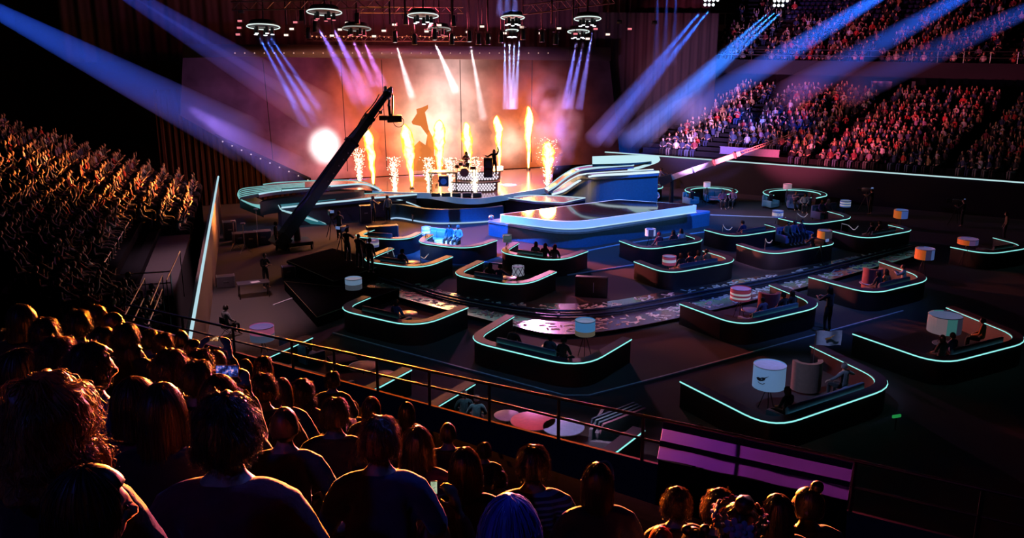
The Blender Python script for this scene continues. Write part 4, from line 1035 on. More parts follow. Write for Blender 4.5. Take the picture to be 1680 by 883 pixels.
def round_table(loc, r, h, m, label, group=None, rim=True):
    t = thing('round_table', loc, label, 'table', group)
    MB().lathe([(r*.95, h-.04), (r, h-.035), (r, h-.005), (r*.97, h)], 28).build('tabletop', m, t)
    MB().lathe([(.16, 0), (.16, .02), (.035, .05), (.03, h-.05), (.10, h-.035)], 14).build('pedestal', BLACKM, t)
    if rim: MB().tube([(math.cos(a*PI/12)*r, math.sin(a*PI/12)*r, h-.02) for a in range(24)], .012, 5, True).build('rim', STEEL, t)
    return t
SHADE = {}
def shade_mats(cols):
    out = []
    for c in cols:
        k = 'shade_%02d%02d%02d' % tuple(int(x*50) for x in c)
        if k not in SHADE: SHADE[k] = mat(k, c, .7, var=.08, emit=c, es=.32)
        out.append(SHADE[k])
    return out
def drum_lamp(loc, w_, h_, ztop, cols, kind, label, top=(.55, .6, .9), mark=None, rz=0):
    t = thing('drum_lamp', loc, label, 'floor lamp', 'drum shade lamps of the booths', rz); r = w_/2
    zb = ztop-h_; mats = shade_mats(cols)
    m = MB(); n = 30
    if kind == 'h':
        k = len(cols); prof = []; mis = []
        for i in range(k): prof.append((r, zb+h_*i/k)); mis.append(k-1-i)
        prof.append((r, ztop)); m.lathe(prof, n, cap=False, mis=mis)
    else:
        k = len(cols)
        for i in range(n):
            a0, a1 = 2*PI*i/n, 2*PI*(i+1)/n; am = (a0+a1)/2+rz
            x = math.cos(am); j = min(k-1, int((x+1)/2*k)); m.k = j
            m.add([(r*math.cos(a0), r*math.sin(a0), zb), (r*math.cos(a1), r*math.sin(a1), zb), (r*math.cos(a1), r*math.sin(a1), ztop), (r*math.cos(a0), r*math.sin(a0), ztop)], [(0, 1, 2, 3)])
    m.build('lamp_shade', mats, t)
    MB().lathe([(r*.985, ztop-.05), (r*.985, ztop-.035)], n).build('diffuser', mat('diffuser_%d%d%d' % tuple(int(x*9) for x in top), top, .6, emit=top, es=.25), t)
    MB().lathe([(r*1.0, -.014), (r*1.02, 0), (r*1.0, .014)], n, (0, 0, ztop), cap=False).build('rim', mat('shade_rim', (.5, .5, .55), .5), t)
    if mark == 'cross':
        for i in range(8):
            a0, a1 = 2*PI*i/8, 2*PI*(i+1)/8
            for s in (0, 1):
                pts = [(math.cos(a0+(a1-a0)*f)*(r+.006), math.sin(a0+(a1-a0)*f)*(r+.006), zb+h_*(f if s else 1-f)) for f in (0, .25, .5, .75, 1)]
                MB().tube(pts, .018, 4).build('pattern', mat('pattern_plum', (.25, .08, .28), .6), t)
    if mark == 'star':
        for s in (1, -1):
            pts = [(math.sin(q*PI*2/3+(0 if s > 0 else PI))*.15, -r-.012, (zb+ztop)/2+math.cos(q*PI*2/3+(0 if s > 0 else PI))*.13) for q in range(3)]
            MB().tube(pts, .016, 4, True).build('emblem', mat('emblem_blue', (.05, .12, .6), .6), t)
    if mark == 'island':
        isl = [(-.20, .02), (-.14, .06), (-.05, .05), (.02, .09), (.10, .10), (.24, .17), (.12, .07), (.12, .02), (.05, -.03), (-.06, -.06), (-.15, -.04)]
        m2 = MB(); q_ = []
        for lay in (.004, .014):
            for x, z in isl: a = -PI/2-.75+x/r; q_.append(((r+lay)*math.cos(a), (r+lay)*math.sin(a), (zb+ztop)/2+z))
        k = len(isl); m2.add(q_, [(i, (i+1) % k, k+(i+1) % k, k+i) for i in range(k)]+[tuple(range(k, 2*k))])
        m2.build('emblem', mat('emblem_dark', (.03, .03, .06), .6), t)
        m2 = MB(); m2.tube([((r+.01)*math.cos(-PI/2-.75+x/r), (r+.01)*math.sin(-PI/2-.75+x/r), (zb+ztop)/2+z) for x, z in ((-.12, -.10), (-.04, -.14), (.05, -.14), (.12, -.10))], .012, 4); m2.build('emblem', mat('emblem_dark', (.03, .03, .06), .6), t)
    MB().cyl((0, 0, .95*zb), (0, 0, ztop-.05), .015, n=6).build('stem', BLACKM, t)
    for i in range(3):
        a = 2*PI*i/3+.4; MB().cyl((math.cos(a)*.30, math.sin(a)*.30, 0), (math.cos(a)*.03, math.sin(a)*.03, zb*.98), .013, .016, 6).build('leg', BLACKM, t)
    for i in range(3):
        a = 2*PI*i/3+.4; MB().cyl((0, 0, zb+.03), (math.cos(a)*r*.98, math.sin(a)*r*.98, zb+.03), .006, n=4).build('spoke', BLACKM, t)
    return t
INFO = {}
for bi, (key, short, A, C1, C2, B, col) in enumerate(BOOTHS):
    pts = [V((at(u, v, BH).x, at(u, v, BH).y)) for u, v in (A, C1, C2, B)]
    ctr = sum(pts, V((0, 0)))/4
    rad = 1.15 if key not in ('violet', 'tables') else .9
    path = rounded(pts, [rad, rad*1.25])
    fr = (pts[2]-pts[1]); L = fr.length; fr.normalize(); inn = V((-fr.y, fr.x))
    if inn.dot(ctr-pts[1]) < 0: inn = -inn
    sgn = 1 if V((-fr.y, fr.x)).dot(inn) > 0 else -1
    t = thing('lounge_booth', (ctr.x, ctr.y, 0), 'black U-shaped '+short+', edged with cyan light', 'booth', 'lounge booths on the arena floor')
    lo = lambda P_, z: [V((p.x-ctr.x, p.y-ctr.y, z)) for p in P_]
    inner = offset(path, .30*sgn)
    MB().prism([(p.x, p.y) for p in lo(list(path)+list(reversed(inner)), 0)], 0, BH-.06).build('wall_panel', BOOTH, t)
    o2, i2 = offset(path, -.03*sgn), offset(path, .36*sgn)
    MB().prism([(p.x, p.y) for p in lo(list(o2)+list(reversed(i2)), 0)], BH-.06, BH).build('top_cap', CAP, t)
    MB().tube(lo(offset(path, -.035*sgn), BH-.05), .026, 5).build('light_strip', CYAN, t)
    MB().tube(lo(offset(path, .365*sgn), BH-.06), .018, 5).build('light_strip', CYAN, t)
    MB().prism([(p.x, p.y) for p in lo(list(offset(path, .02*sgn))+list(reversed(offset(path, .28*sgn))), 0)], -.0, .05).build('kick_plate', BLACKM, t)
    MB().prism([(p.x, p.y) for p in lo(offset(path, .25*sgn), 0)], .02, DZ).build('floor_deck', mat('booth_deck', (.03, .026, .03), .7), t)
    INFO[key] = dict(c=ctr, p1=pts[1], fr=fr, inn=inn, L=L, short=short, rz=math.atan2(fr.y, fr.x) if sgn > 0 else math.atan2(-fr.y, -fr.x), depth=((pts[0]-pts[1]).dot(inn)+(pts[3]-pts[2]).dot(inn))/2)
    I = INFO[key]
    sl = max(1.6, L-2.5)
    c = pts[1]+fr*(L/2-.1)+inn*.85
    turn = {'white': (722, 394), 'mauve': (1303, 389), 'stripe': (1358, 351)}.get(key)
    if turn: p = at(turn[0], turn[1], .55); c = V((p.x, p.y)); I['rz'] += PI; sl = 2.4
    sofa((c.x, c.y, DZ), I['rz'], sl, col, '%s sofa in the %s' % (SOFANAME[col], short), 'sofas in the booths')
    I['sofa'] = c; I['sl'] = sl
    if key not in ('island', 'tables', 'violet', 'crane'):
        c = pts[1]+fr*(L*.52)+inn*min(2.0, I['depth']*.75)*(1 if not turn else .5)
        round_table((c.x, c.y, DZ), .42, .42, mat('table_top_grey', (.30, .27, .30), .25), 'small round low table in the '+short, 'low tables in the booths')
# three round booths at the back, opening to the camera
for i, (key, short, cu, cv, r_, col) in enumerate((('ramp', 'round booth below the right ramp', 1049, 321, 1.55, 'white'), ('pale', 'round booth with the plain pale lamp', 1166, 328, 1.7, 'cyan'), ('armch', 'round booth with the blue armchairs', 1303, 333, 2.0, 'blue'))):
    p = at(cu, cv-5, .5); t = thing('lounge_booth', (p.x, p.y, 0), 'black '+short+', edged with pale light', 'booth', 'lounge booths on the arena floor')
    a0, a1 = -.5, 3.6 if i < 2 else 3.5
    path = [V((math.cos(a0+(a1-a0)*j/24)*r_*1.1, math.sin(a0+(a1-a0)*j/24)*r_)) for j in range(25)]
    path = [V((math.cos(-1.15)*r_*1.15, math.sin(-1.15)*r_))]+path
    MB().prism([tuple(q) for q in list(path)+list(reversed(offset(path, .3)))], 0, .94).build('wall_panel', BOOTH, t)
    MB().prism([tuple(q) for q in list(offset(path, -.03))+list(reversed(offset(path, .35)))], .94, 1.0).build('top_cap', CAP, t)
    MB().tube([V((q.x, q.y, .97)) for q in offset(path, -.05)], .035, 5).build('light_strip', CYAN, t)
    MB().tube([V((q.x, q.y, .95)) for q in offset(path, .37)], .03, 5).build('light_strip', CYAN, t)
    MB().prism([tuple(q) for q in list(path)+list(reversed(offset(path, .28)))], 0, .05).build('kick_plate', BLACKM, t)
    INFO[key] = dict(c=V((p.x, p.y)), short=short)
    sofa((p.x+.45, p.y+.55, 0), PI, 1.7, col, '%s sofa in the %s' % (SOFANAME[col], short), 'sofas in the booths')
    sofa((p.x-r_*.95, p.y-.6, 0), PI+.6, .95, 'cyan' if i else 'pale', 'small armchair at the open side of the '+short, 'armchairs of the round booths', cat='armchair')
    if i == 2: sofa((p.x-.35, p.y-.95, 0), PI-.2, .9, 'blue', 'second blue armchair in the middle of the '+short, None, cat='armchair')
    round_table((p.x+.2, p.y-.35, 0), .38, .42, mat('table_top_grey', (.30, .27, .30), .25), 'small round low table in the '+short, 'low tables in the booths')
W_, RED, BLU, DRK = (.72, .76, .85), (.62, .05, .07), (.08, .2, .62), (.05, .05, .09)
LAMPS = [  # u, v of the shade's middle, width, height in the photo, colours, band direction, label, top colour, mark
 (699, 377, 15, 11, [W_, (.3, .5, .6), W_], 'h', 'white and pale blue banded drum lamp beside the white sofa', (.6, .75, .9), None),
 (612, 399, 19, 13, [(.35, .25, .55), (.75, .75, .85), (.2, .25, .6)], 'h', 'violet white and blue banded drum lamp right of the camera crew', (.5, .4, .8), None),
 (832, 391, 15, 13, [(.14, .22, .26), (.10, .16, .2)], 'h', 'dark-sided drum lamp with a whitish top on the booth below the square platform', (.6, .65, .8), None),
 (850, 444, 20, 17, [(.55, .55, .7)], 'h', 'pale drum lamp with a plum cross pattern near the middle booth', (.55, .5, .75), 'cross'),
 (580, 465, 27, 20, [(.30, .48, .75), (.10, .12, .16)], 'h', 'drum lamp with white-blue top and dark lower half left of the walkway', (.7, .75, 1), None),
 (960, 537, 33, 28, [(.10, .36, .8), (.10, .36, .8), (.22, .18, .13)], 'h', 'drum lamp with bright blue upper half and sand lower half', (.45, .62, .9), None),
 (1067, 381, 17, 13, [W_, DRK, DRK, W_], 'v', 'drum lamp with white sides and black middle beside the square platform', (.4, .4, .6), None),
 (1098, 427, 22, 16, [(.5, .08, .16), W_, (.5, .08, .16)], 'h', 'red-white-red banded drum lamp right of the floor hatch', (.5, .45, .7), None),
 (1046, 300, 10, 8, [W_, (.25, .22, .3), W_], 'v', 'white drum lamp with dark bars under the right ramp', (.6, .6, .7), None),
 (1160, 303, 11, 9, [(.7, .65, .72)], 'h', 'plain pale drum lamp of the second round booth', (.6, .6, .75), None),
 (1292, 306, 13, 9, [(.62, .45, .6)], 'h', 'plain pinkish drum lamp above the blue armchairs', (.65, .55, .75), None),
 (1387, 334, 16, 11, [(.1, .2, .6), W_, (.1, .2, .6), W_, (.1, .2, .6)], 'h', 'blue and white striped drum lamp at the right', (.6, .7, .95), None),
 (1276, 351, 17, 12, [(.12, .2, .55), W_, W_, (.12, .2, .55)], 'h', 'white drum lamp with blue bands and a blue star', (.65, .7, .9), 'star'),
 (1478, 351, 20, 14, [(.75, .20, .03), (.10, .2, .7), (.10, .2, .7)], 'v', 'drum lamp with orange lit left and blue right side', (.2, .35, .75), None),  # orange left sides of the right-hand shades hold painted stage light
 (1353, 384, 22, 14, [(.6, .22, .04), (.08, .07, .10), (.08, .07, .10)], 'v', 'drum lamp with orange lit left and blackish right side behind the mauve sofa', (.25, .25, .5), None),
 (1517, 416, 27, 18, [(.75, .16, .03), (.06, .06, .16), (.12, .22, .6)], 'v', 'drum lamp orange lit at its left, then black and blue, at the right edge crowd', (.35, .3, .7), None),
 (1588, 396, 28, 9, [(.7, .15, .03), (.2, .1, .3), (.1, .1, .3)], 'v', 'farthest right drum lamp, flat with an orange left side', (.35, .22, .55), None),
 (1215, 482, 32, 22, [(.35, .05, .10), (.35, .05, .10), W_, (.35, .05, .10), W_, (.3, .04, .08)], 'h', 'magenta drum lamp with two thin white bands', (.55, .3, .65), None),
 (1550, 530, 47, 30, [(.35, .25, .3), (.08, .30, .30), (.05, .05, .09)], 'v', 'large drum lamp in vertical tricolour panels at right', (.25, .33, .65), None),
 (1262, 616, 50, 42, [(.22, .42, .78)], 'h', 'nearest pale blue drum lamp with a dark island emblem', (.4, .36, .7), 'island'),
 (430, 546, 38, 26, [(.55, .12, .28), (.1, .12, .22)], 'h', 'drum lamp with violet top and red side beneath the railing', (.45, .28, .85), None)]
for u, v, wp, hp, cols, kd, lab, top, mk in LAMPS:
    p = at(u, v, 1.45); d = (p-EYEP).length; up_ = DZ if any(abs((V((p.x, p.y))-q['c']).dot(q['fr'])) < q['L']/2-.3 and -.2 < (V((p.x, p.y))-q['p1']).dot(q['inn']) < q['depth'] for q in INFO.values() if 'L' in q) else 0; wd = wp*d/F; hh = max(.28, hp*d/F/math.cos(.3)*.92-.08*wd)
    drum_lamp((p.x, p.y, up_), wd, hh, 1.45+hh/2-up_, cols, kd, lab, top, mk)

# ------------------------------------------------------------------ people in the booths
STAGE = V((-2, 62, 0))
def facing(p, tgt=STAGE): return math.atan2(-(tgt.x-p.x), tgt.y-p.y)
used = {}
def guest(key, u, v, wear, style, dye, desc, kind='sit', yaw=0, heavy=0, snap=True, face=None, z=None, scale=1.0, skin=0, lean=0):
    I = INFO[key]; dz = DZ if 'L' in I else 0; h = at(u, v, 1.27+dz)
    if snap and 'sofa' in I:
        x = max(-I['sl']/2+.5, min(I['sl']/2-.5, (V((h.x, h.y))-I['sofa']).dot(I['fr'])))
        taken = used.setdefault(key, [])
        for _ in range(4):
            for q in taken:
                if abs(x-q) < .56: x = q+.58*(1 if x >= q else -1)
        taken.append(x)
        c = I['sofa']+I['fr']*x+I['inn']*(.02 if key not in ('white', 'mauve', 'stripe') else -.05); base = V((c.x, c.y, DZ-.02)); fa = I['rz']
    else:
        fa = facing(h) if face is None else face; base = seat_on(h, fa, kind, scale); base.z = dz
    if face is not None: fa = face
    return person(base, fa, kind, style, dye, wear, 'person %s in %s' % (desc, I['short'].replace('booth under the railing', 'railing booth')), None, yaw, scale, heavy, lean, skin)
G = guest
G('sand', 840, 541, 'black', 'crop', 'black', 'in black at the left arm')
G('sand', 895, 557, 'grey', 'tousled', 'dark', 'in grey in the middle', heavy=1)
G('sand', 912, 558, 'black', 'short', 'black', 'in black nearest the lamp')
G('cross', 791, 440, 'black', 'long', 'black', 'with long black hair')
G('cross', 822, 448, 'navy', 'short', 'dark', 'in navy beside the low table', 'sit_wide')
G('plain', 679, 508, 'blue', 'bob', 'black', 'with dark bobbed hair')
G('bands', 675, 419, 'blue', 'short', 'black', 'in a blue shirt')
G('dark', 862, 407, 'white', 'long', 'red', 'with long reddish hair at the left')
G('dark', 886, 411, 'wine', 'long', 'red', 'with reddish hair in the middle')
G('dark', 906, 413, 'wine', 'bob', 'red', 'with reddish bob on the right')
G('white', 722, 394, 'teal', 'short', 'dark', 'slumped on the glowing sofa', heavy=1)
G('white', 743, 392, 'white', 'short', 'grey', 'in white on the glowing sofa')
G('mono', 1105, 391, 'wine', 'short', 'red', 'in dark red')
G('mono', 1124, 386, 'black', 'long', 'black', 'in black')
G('mono', 1135, 387, 'white', 'bob', 'dark', 'in white')
G('redwhite', 1117, 422, 'black', 'bob', 'brown', 'beside the red-white lamp')
G('redwhite', 1135, 424, 'black', 'short', 'dark', 'second from the red-white lamp')
G('redwhite', 1159, 421, 'tan', 'long', 'brown', 'with long brown hair')
G('redwhite', 1174, 419, 'tan', 'short', 'brown', 'in tan farthest from the lamp')
G('star', 1222, 372, 'navy', 'short', 'dark', 'in navy')
G('mauve', 1293, 388, 'tan', 'short', 'dark', 'in tan at the left of the sofa')
G('mauve', 1314, 389, 'mauve', 'bob', 'light', 'with light bob')
G('mauve', 1330, 391, 'wine', 'short', 'brown', 'in dark red')
G('stripe', 1355, 346, 'blue', 'long', 'light', 'in pale blue leaning back')
G('stripe', 1342, 352, 'mauve', 'bob', 'grey', 'in mauve')
G('orange', 1456, 368, 'tan', 'short', 'brown', 'in tan with bare arms')
G('orange', 1446, 374, 'navy', 'short', 'dark', 'in navy')
G('redchair', 1482, 438, 'white', 'short', 'brown', 'in white seen from the side', 'sit_clap', snap=False, face=1.0)
G('redchair', 1448, 452, 'black', 'bob', 'dark', 'in black')
G('redchair', 1418, 464, 'orange', 'bob', 'brown', 'in orange leaning low')
G('magenta', 1239, 487, 'mauve', 'crop', 'brown', 'with shaved head and pale shirt', heavy=1)
G('magenta', 1278, 476, 'black', 'tousled', 'black', 'in black in the middle')
G('magenta', 1292, 480, 'black', 'long', 'brown', 'with long brown hair')
G('tri', 1568, 552, 'blue', 'short', 'black', 'in a blue shirt')
G('tri', 1612, 527, 'orange', 'short', 'brown', 'in orange turned sideways', snap=False, face=.9)
G('tri', 1545, 568, 'black', 'bob', 'dark', 'in black low behind the rim')
G('island', 1385, 601, 'grey', 'short', 'grey', 'with grey hair stretching one arm out', 'sit_wide', snap=False, face=.5)
G('island', 1262, 660, 'black', 'bob', 'brown', 'in black below the island lamp')
G('ramp', 1063, 311, 'white', 'bob', 'light', 'in glittering white', snap=False, face=PI)
G('ramp', 1076, 312, 'white', 'long', 'grey', 'in white at the right end', snap=False, face=PI-.3)
G('ramp', 1034, 311, 'grey', 'short', 'dark', 'in grey', snap=False, face=PI)
G('pale', 1186, 314, 'pink', 'long', 'brown', 'in pink', snap=False, face=PI)
G('pale', 1203, 313, 'mauve', 'short', 'dark', 'in mauve', snap=False, face=PI-.5)
G('armch', 1306, 316, 'mauve', 'short', 'brown', 'in mauve with raised hands', 'sit_clap', snap=False, face=PI)
G('armch', 1321, 320, 'white', 'bob', 'dark', 'in white', snap=False, face=PI-.2)
G('tables', 762, 647, 'teal', 'bun', 'white', 'with white hair and sequinned jacket', snap=False)
G('tables', 782, 655, 'teal', 'short', 'grey', 'with grey hair beside the sequins', snap=False)
p = at(1150, 700, 1.7); 
# tub chairs, tables and other furniture
def tub(u, v, w_, col, label):
    p = at(u, v, 1.0); t = thing('tub_chair', (p.x, p.y, DZ), label, 'armchair'); n = 18; m = MB()
    a = [PI*(.0+1.0*i/n)+PI for i in range(n+1)]; pth = [V((math.cos(x)*w_/2, math.sin(x)*w_/2+.1)) for x in a]
    m.prism([tuple(q) for q in list(pth)+list(reversed(offset(pth, .16)))], .08, 1.15); m.build('shell_back', SOFA[col] if col in SOFA else mat('tub_'+col, dict(maroon=(.20, .03, .04), brown=(.22, .11, .08), redvelvet=(.28, .03, .05))[col], .7, sheen=.3), t)
    MB().lathe([(w_/2-.18, .1), (w_/2-.15, .14), (w_/2-.15, .42), (w_/2-.2, .47)], 20, (0, .1, 0)).build('seat', mat('tub_'+col, (.2, .03, .04), .7) if col not in SOFA else SOFA[col], t)
    MB().cyl((0, .1, 0), (0, .1, .1), .25, .2, 14).build('base', BLACKM, t); return t
tub(1432, 452, .95, 'maroon', 'maroon high-backed tub chair beside the man in white')
tub(1262, 493, .95, 'redvelvet', 'dark red tub chair behind the shaved-head guest')
tub(1325, 608, 1.05, 'brown', 'brown high-backed tub chair right of the island-emblem lamp')
p = at(875, 690, .62); round_table((p.x, p.y, 0), .72, .62, mat('red_table', (.7, .10, .13), .35), 'large red round table beneath the railing')
p = at(924, 700, .62); round_table((p.x, p.y, 0), .66, .62, mat('blue_table', (.35, .5, .9), .3), 'bright blue round table beneath the railing')
p = at(832, 679, .62); round_table((p.x, p.y, 0), .42, .58, mat('plum_table', (.35, .18, .3), .4), 'small plum round table left of the red table')
p = at(596, 600, .55); round_table((p.x, p.y, 0), .55, .55, mat('rose_table', (.26, .15, .18), .35), 'rosy round table beneath the railing left of a light strip')
p = at(632, 611, .55); round_table((p.x, p.y, 0), .36, .5, mat('violet_table', (.30, .22, .4), .35), 'small violet round table against a cyan strip')
p = at(562, 592, .35); t = thing('square_ottoman', (p.x, p.y, 0), 'square reddish ottoman beneath the railing', 'ottoman', None, .5); MB().rbox((0, 0, .27), (.95, .95, .4), 0, .05).build('cushion', mat('ottoman_red', (.20, .10, .11), .7), t); MB().box((0, 0, .04), (.8, .8, .08)).build('base', BLACKM, t)
p = at(495, 570, .6); sofa((p.x, p.y, 0), -.75, 1.9, 'blue', 'blue two-seat sofa facing away beneath the railing', None)
p = at(1000, 705, .6); sofa((p.x, p.y, 0), -1.9, 1.9, 'slate', 'pale slate sofa beside the folded boards under the railing', None)
t = thing('folded_board', at(1018, 716, .35), 'pinkish and blue upright boards leaning together under the railing', 'board', None, .7)
for k in range(4): MB().rbox((0, k*.13, .35), (1.9, .07, .85), 0, .02, .35-.06*k).build('board', mat('board_%s' % 'abcd'[k], [(.5, .3, .42), (.16, .32, .4), (.2, .42, .5), (.12, .2, .3)][k], .4), t)
# small flag in the island booth
p = at(1338, 595, .9); p2 = at(1338, 553, 1.9); t = thing('small_flag', (p2.x, p2.y, 0), 'white flag with an orange emblem on a thin pole', 'flag')
MB().cyl((0, 0, 0), (0, 0, 2.15), .012, n=6).build('pole', STEEL, t)
m = MB(); vs = []; 
for i in range(11):
    x = .95*i/10; y = .06*math.sin(i*.9)
    vs += [(x, y, 1.58), (x, y, 2.13), (x, y+.008, 1.58), (x, y+.008, 2.13)]
m.add(vs, [f for i in range(10) for f in ((4*i, 4*i+4, 4*i+5, 4*i+1), (4*i+2, 4*i+3, 4*i+7, 4*i+6), (4*i+1, 4*i+5, 4*i+7, 4*i+3), (4*i, 4*i+2, 4*i+6, 4*i+4))])
m.build('cloth', mat('flag_white', (.55, .5, .62), .7), t)
m = MB(); m.prism([(.30+x*.9, z*.9) for x, z in ((0, .02), (.08, .06), (.2, .08), (.42, .2), (.25, .06), (.18, .0), (.06, -.05))], 0, .02); 
o = m.build('emblem', mat('flag_orange', (.6, .22, .05), .6), t); o.rotation_euler = (PI/2, 0, 0); o.location = (0, -.09, 1.85)
# ------------------------------------------------------------------ camera cranes
def beam_box(m, a, b, w0, w1, h0=None, h1=None):
    a, b = V(a), V(b); d = (b-a).normalized(); x = d.cross(V((0, 0, 1))).normalized(); y = x.cross(d)
    h0 = h0 or w0; h1 = h1 or w1
    vs = [p+x*(sx*w/2)+y*(sy*h/2) for p, w, h in ((a, w0, h0), (b, w1, h1)) for sx, sy in ((-1, -1), (1, -1), (1, 1), (-1, 1))]
    return m.add(vs, [(0, 1, 5, 4), (1, 2, 6, 5), (2, 3, 7, 6), (3, 0, 4, 7), (3, 2, 1, 0), (4, 5, 6, 7)])
b0 = at(489, 407, 0); t_ = thing('camera_crane', (b0.x, b0.y, 0), 'long black telescopic camera crane slanting up before the flames', 'camera crane')
piv = V((0, 0, 1.75)); tip = deep(636, 152, 56.5)-b0; arm = (tip-piv); ARM = mat('crane_paint', (.05, .06, .09), .28, .4)
for nm, f0, f1, w_ in (('outer_arm', -.12, .60, .62), ('middle_arm', .55, .80, .48), ('inner_arm', .78, 1.0, .34)):
    m = MB(); beam_box(m, piv+arm*f0, piv+arm*f1, w_, w_*.92); m.build(nm, ARM, t_)
    m = MB(); beam_box(m, piv+arm*(f1-.015), piv+arm*(f1+.006), w_*1.12, w_*1.12); m.build('clamp_collar', BLACKM, t_)
side = arm.normalized().cross(V((0, 0, 1))).normalized(); upv = side.cross(arm.normalized())
m = MB(); m.tube([piv+arm*(f/20)+upv*(.36+.05*math.sin(f*1.7)) for f in range(0, 20)], .035, 5); m.tube([piv+arm*(f/20)-upv*(.36+.04*math.cos(f*2.1)) for f in range(2, 19)], .03, 5); m.build('cable_bundle', BLACKM, t_)
m = MB()
for f in (.30, .36, .42, .47, .52): m.ell(piv+arm*f+side*.33-upv*.05, .05, 8, 6); m.ell(piv+arm*f-side*.33+upv*.1, .05, 8, 6)
m.build('arm_bolts', STEEL, t_)
m = MB(); beam_box(m, piv+arm*-.20, piv+arm*-.12, .9, .8); m.build('counterweight', BLACKM, t_)
m = MB(); m.cyl((0, 0, .45), (0, 0, 1.75), .22, .16, 16); m.rbox((0, 0, .38), (1.5, 1.5, .22), .5, .05); m.build('pedestal', BLACKM, t_)
for i in range(4):
    a = i*PI/2+.5+PI/4; m = MB(); m.cyl((math.cos(a)*.95-.05, math.sin(a)*.95, .2), (math.cos(a)*.95+.05, math.sin(a)*.95, .2), .2, n=14); m.build('wheel', BLACKM, t_)
m = MB(); rr = random.Random(3)
for k in range(16): m.ell(tip+V((rr.uniform(-.25, .25), rr.uniform(-.2, .2), rr.uniform(-.3, .3))), (rr.uniform(.08, .16),)*3, 8, 6)
m.cyl(tip+V((-.2, 0, .1)), tip+V((.3, 0, .1)), .16, n=12); m.build('arm_head', STEEL, t_)
post = tip+V((.12, 0, -1.5)); m = MB(); m.tube([tip+V((.12, 0, -.1)), tip+V((.05, 0, -.8)), post], .10, 8); m.tube([tip+V((.3, 0, -.1)), tip+V((.27, 0, -.9)), post+V((.1, 0, 0))], .06, 6); m.build('drop_post', BLACKM, t_)
m = MB(); m.rbox(post+V((.25, -.1, -.1)), (.9, .5, .42), .2, .05); m.rbox(post+V((-.45, 0, -.05)), (.5, .3, .3), 0, .04); m.rbox(post+V((-.6, 0, .3)), (.22, .2, .2), 0, .03); m.build('camera_body', BLACKM, t_)
m = MB(); m.tube([post+V((.52+math.cos(a*PI/12)*.32, -.15, -.28+math.sin(a*PI/12)*.32)) for a in range(24)], .022, 5, True); m.build('focus_ring', BLACKM, t_)
b1 = at(1100, 320, 0); t_ = thing('camera_crane', (b1.x, b1.y, 0), 'pale camera crane with lattice tip reaching over the right stand', 'camera crane')
p0, p1, p2 = at(1103, 291, 2.2)-b1, None, None
s_ = (at(1103, 291, 2.2)-EYEP).length; p1 = deep(1216, 251, s_-1)-b1; p2 = deep(1306, 219, s_-3)-b1
m = MB(); beam_box(m, p0, p1, .38, .32); m.build('outer_arm', mat('crane_pale', (.42, .25, .19), .5), t_)
m = MB(); x = (p2-p1).normalized().cross(V((0, 0, 1))).normalized(); y = x.cross((p2-p1).normalized())
for sx in (-.1, .1):
    for sy in (-.1, .1): m.tube([p1+x*sx+y*sy, p2+x*sx*.6+y*sy*.6], .02, 4)
for k in range(24): m.tube([p1.lerp(p2, k/24)+y*.1*(1 if k % 2 else -1)-x*.1, p1.lerp(p2, (k+1)/24)-y*.1*(1 if k % 2 else -1)-x*.1], .014, 4)
m.build('lattice_tip', mat('crane_pale', (.42, .25, .19), .5), t_)
m = MB(); d = (p1-p0); beam_box(m, p0-d*.18, p0, .7, .5); m.build('counterweight', BLACKM, t_)
m = MB(); c = V((p0.x, p0.y, 0)); m.cyl(c+V((0, 0, .1)), p0, .18, .12, 12); m.rbox(c+V((0, 0, .16)), (1.2, 1.2, .3), 0, .05); m.build('pedestal', BLACKM, t_)
m = MB()
for f in (.3, .6, .9): beam_box(m, p0+d*f, p0+d*(f+.03), .46, .46)
m.build('clamp_collar', BLACKM, t_)

# ------------------------------------------------------------------ crew
def crew(u, v, kind, wear, style, dye, label, face=None, z=0, scale=1.0, legs='black', yaw=0, heavy=0):
    p = at(u, v, z); fa = facing(p) if face is None else face
    return person(p, fa, kind, style, dye, wear, label, None, yaw, scale, heavy, 0, 0, False, legs)
crew(437, 473, 'stand_folded', 'black', 'crop', 'black', 'crew person with folded arms alone on the brown open floor at left', -2.2)
crew(455, 414, 'stand', 'black', 'short', 'dark', 'crew person in black standing left of the crane pedestal', -1.5)
crew(558, 394, 'stand_camera', 'grey', 'short', 'brown', 'camera operator in grey leaning to a tripod camera right of the crane', .4)
crew(613, 366, 'stand_camera', 'grey', 'short', 'grey', 'camera operator beside a dark case at the foot of the left wing', -.8)
crew(637, 364, 'stand', 'white', 'short', 'grey', 'pale dressed crew person at the left end of the blue stage front', .6)
crew(717, 340.5, 'stand_camera', 'grey', 'short', 'white', 'blue lit camera operator behind the blue stage front, left one', 2.8)
crew(745, 340.5, 'stand_camera', 'white', 'crop', 'grey', 'blue lit camera operator behind the blue stage front, right one', 2.6)
crew(1356, 546, 'stand_camera', 'black', 'bob', 'black', 'steadicam operator in black between the magenta-lamp and maroon-chair booths', .5, 0, 1.12)
crew(1083, 312, 'stand_camera', 'denim', 'short', 'dark', 'crew person at the pedestal of the pale crane', -1.2)
crew(1096, 305, 'stand', 'wine', 'short', 'brown', 'crew person in dark red behind the pale crane pedestal', 2.2)
crew(1178, 306, 'stand', 'black', 'short', 'light', 'dim crew person on the floor below the lilac wall, farther left one', 2.8)
crew(1193, 310, 'stand', 'black', 'bob', 'brown', 'dim crew person on the floor below the lilac wall, bobbed hair', 2.6)
crew(1234, 304, 'stand', 'navy', 'short', 'blond', 'dim crew person between the pale-lamp and armchair booths', 3)
crew(1322, 316, 'stand', 'black', 'short', 'light', 'crew person in black behind the armchair booth, nearer its lamp', 2.8)
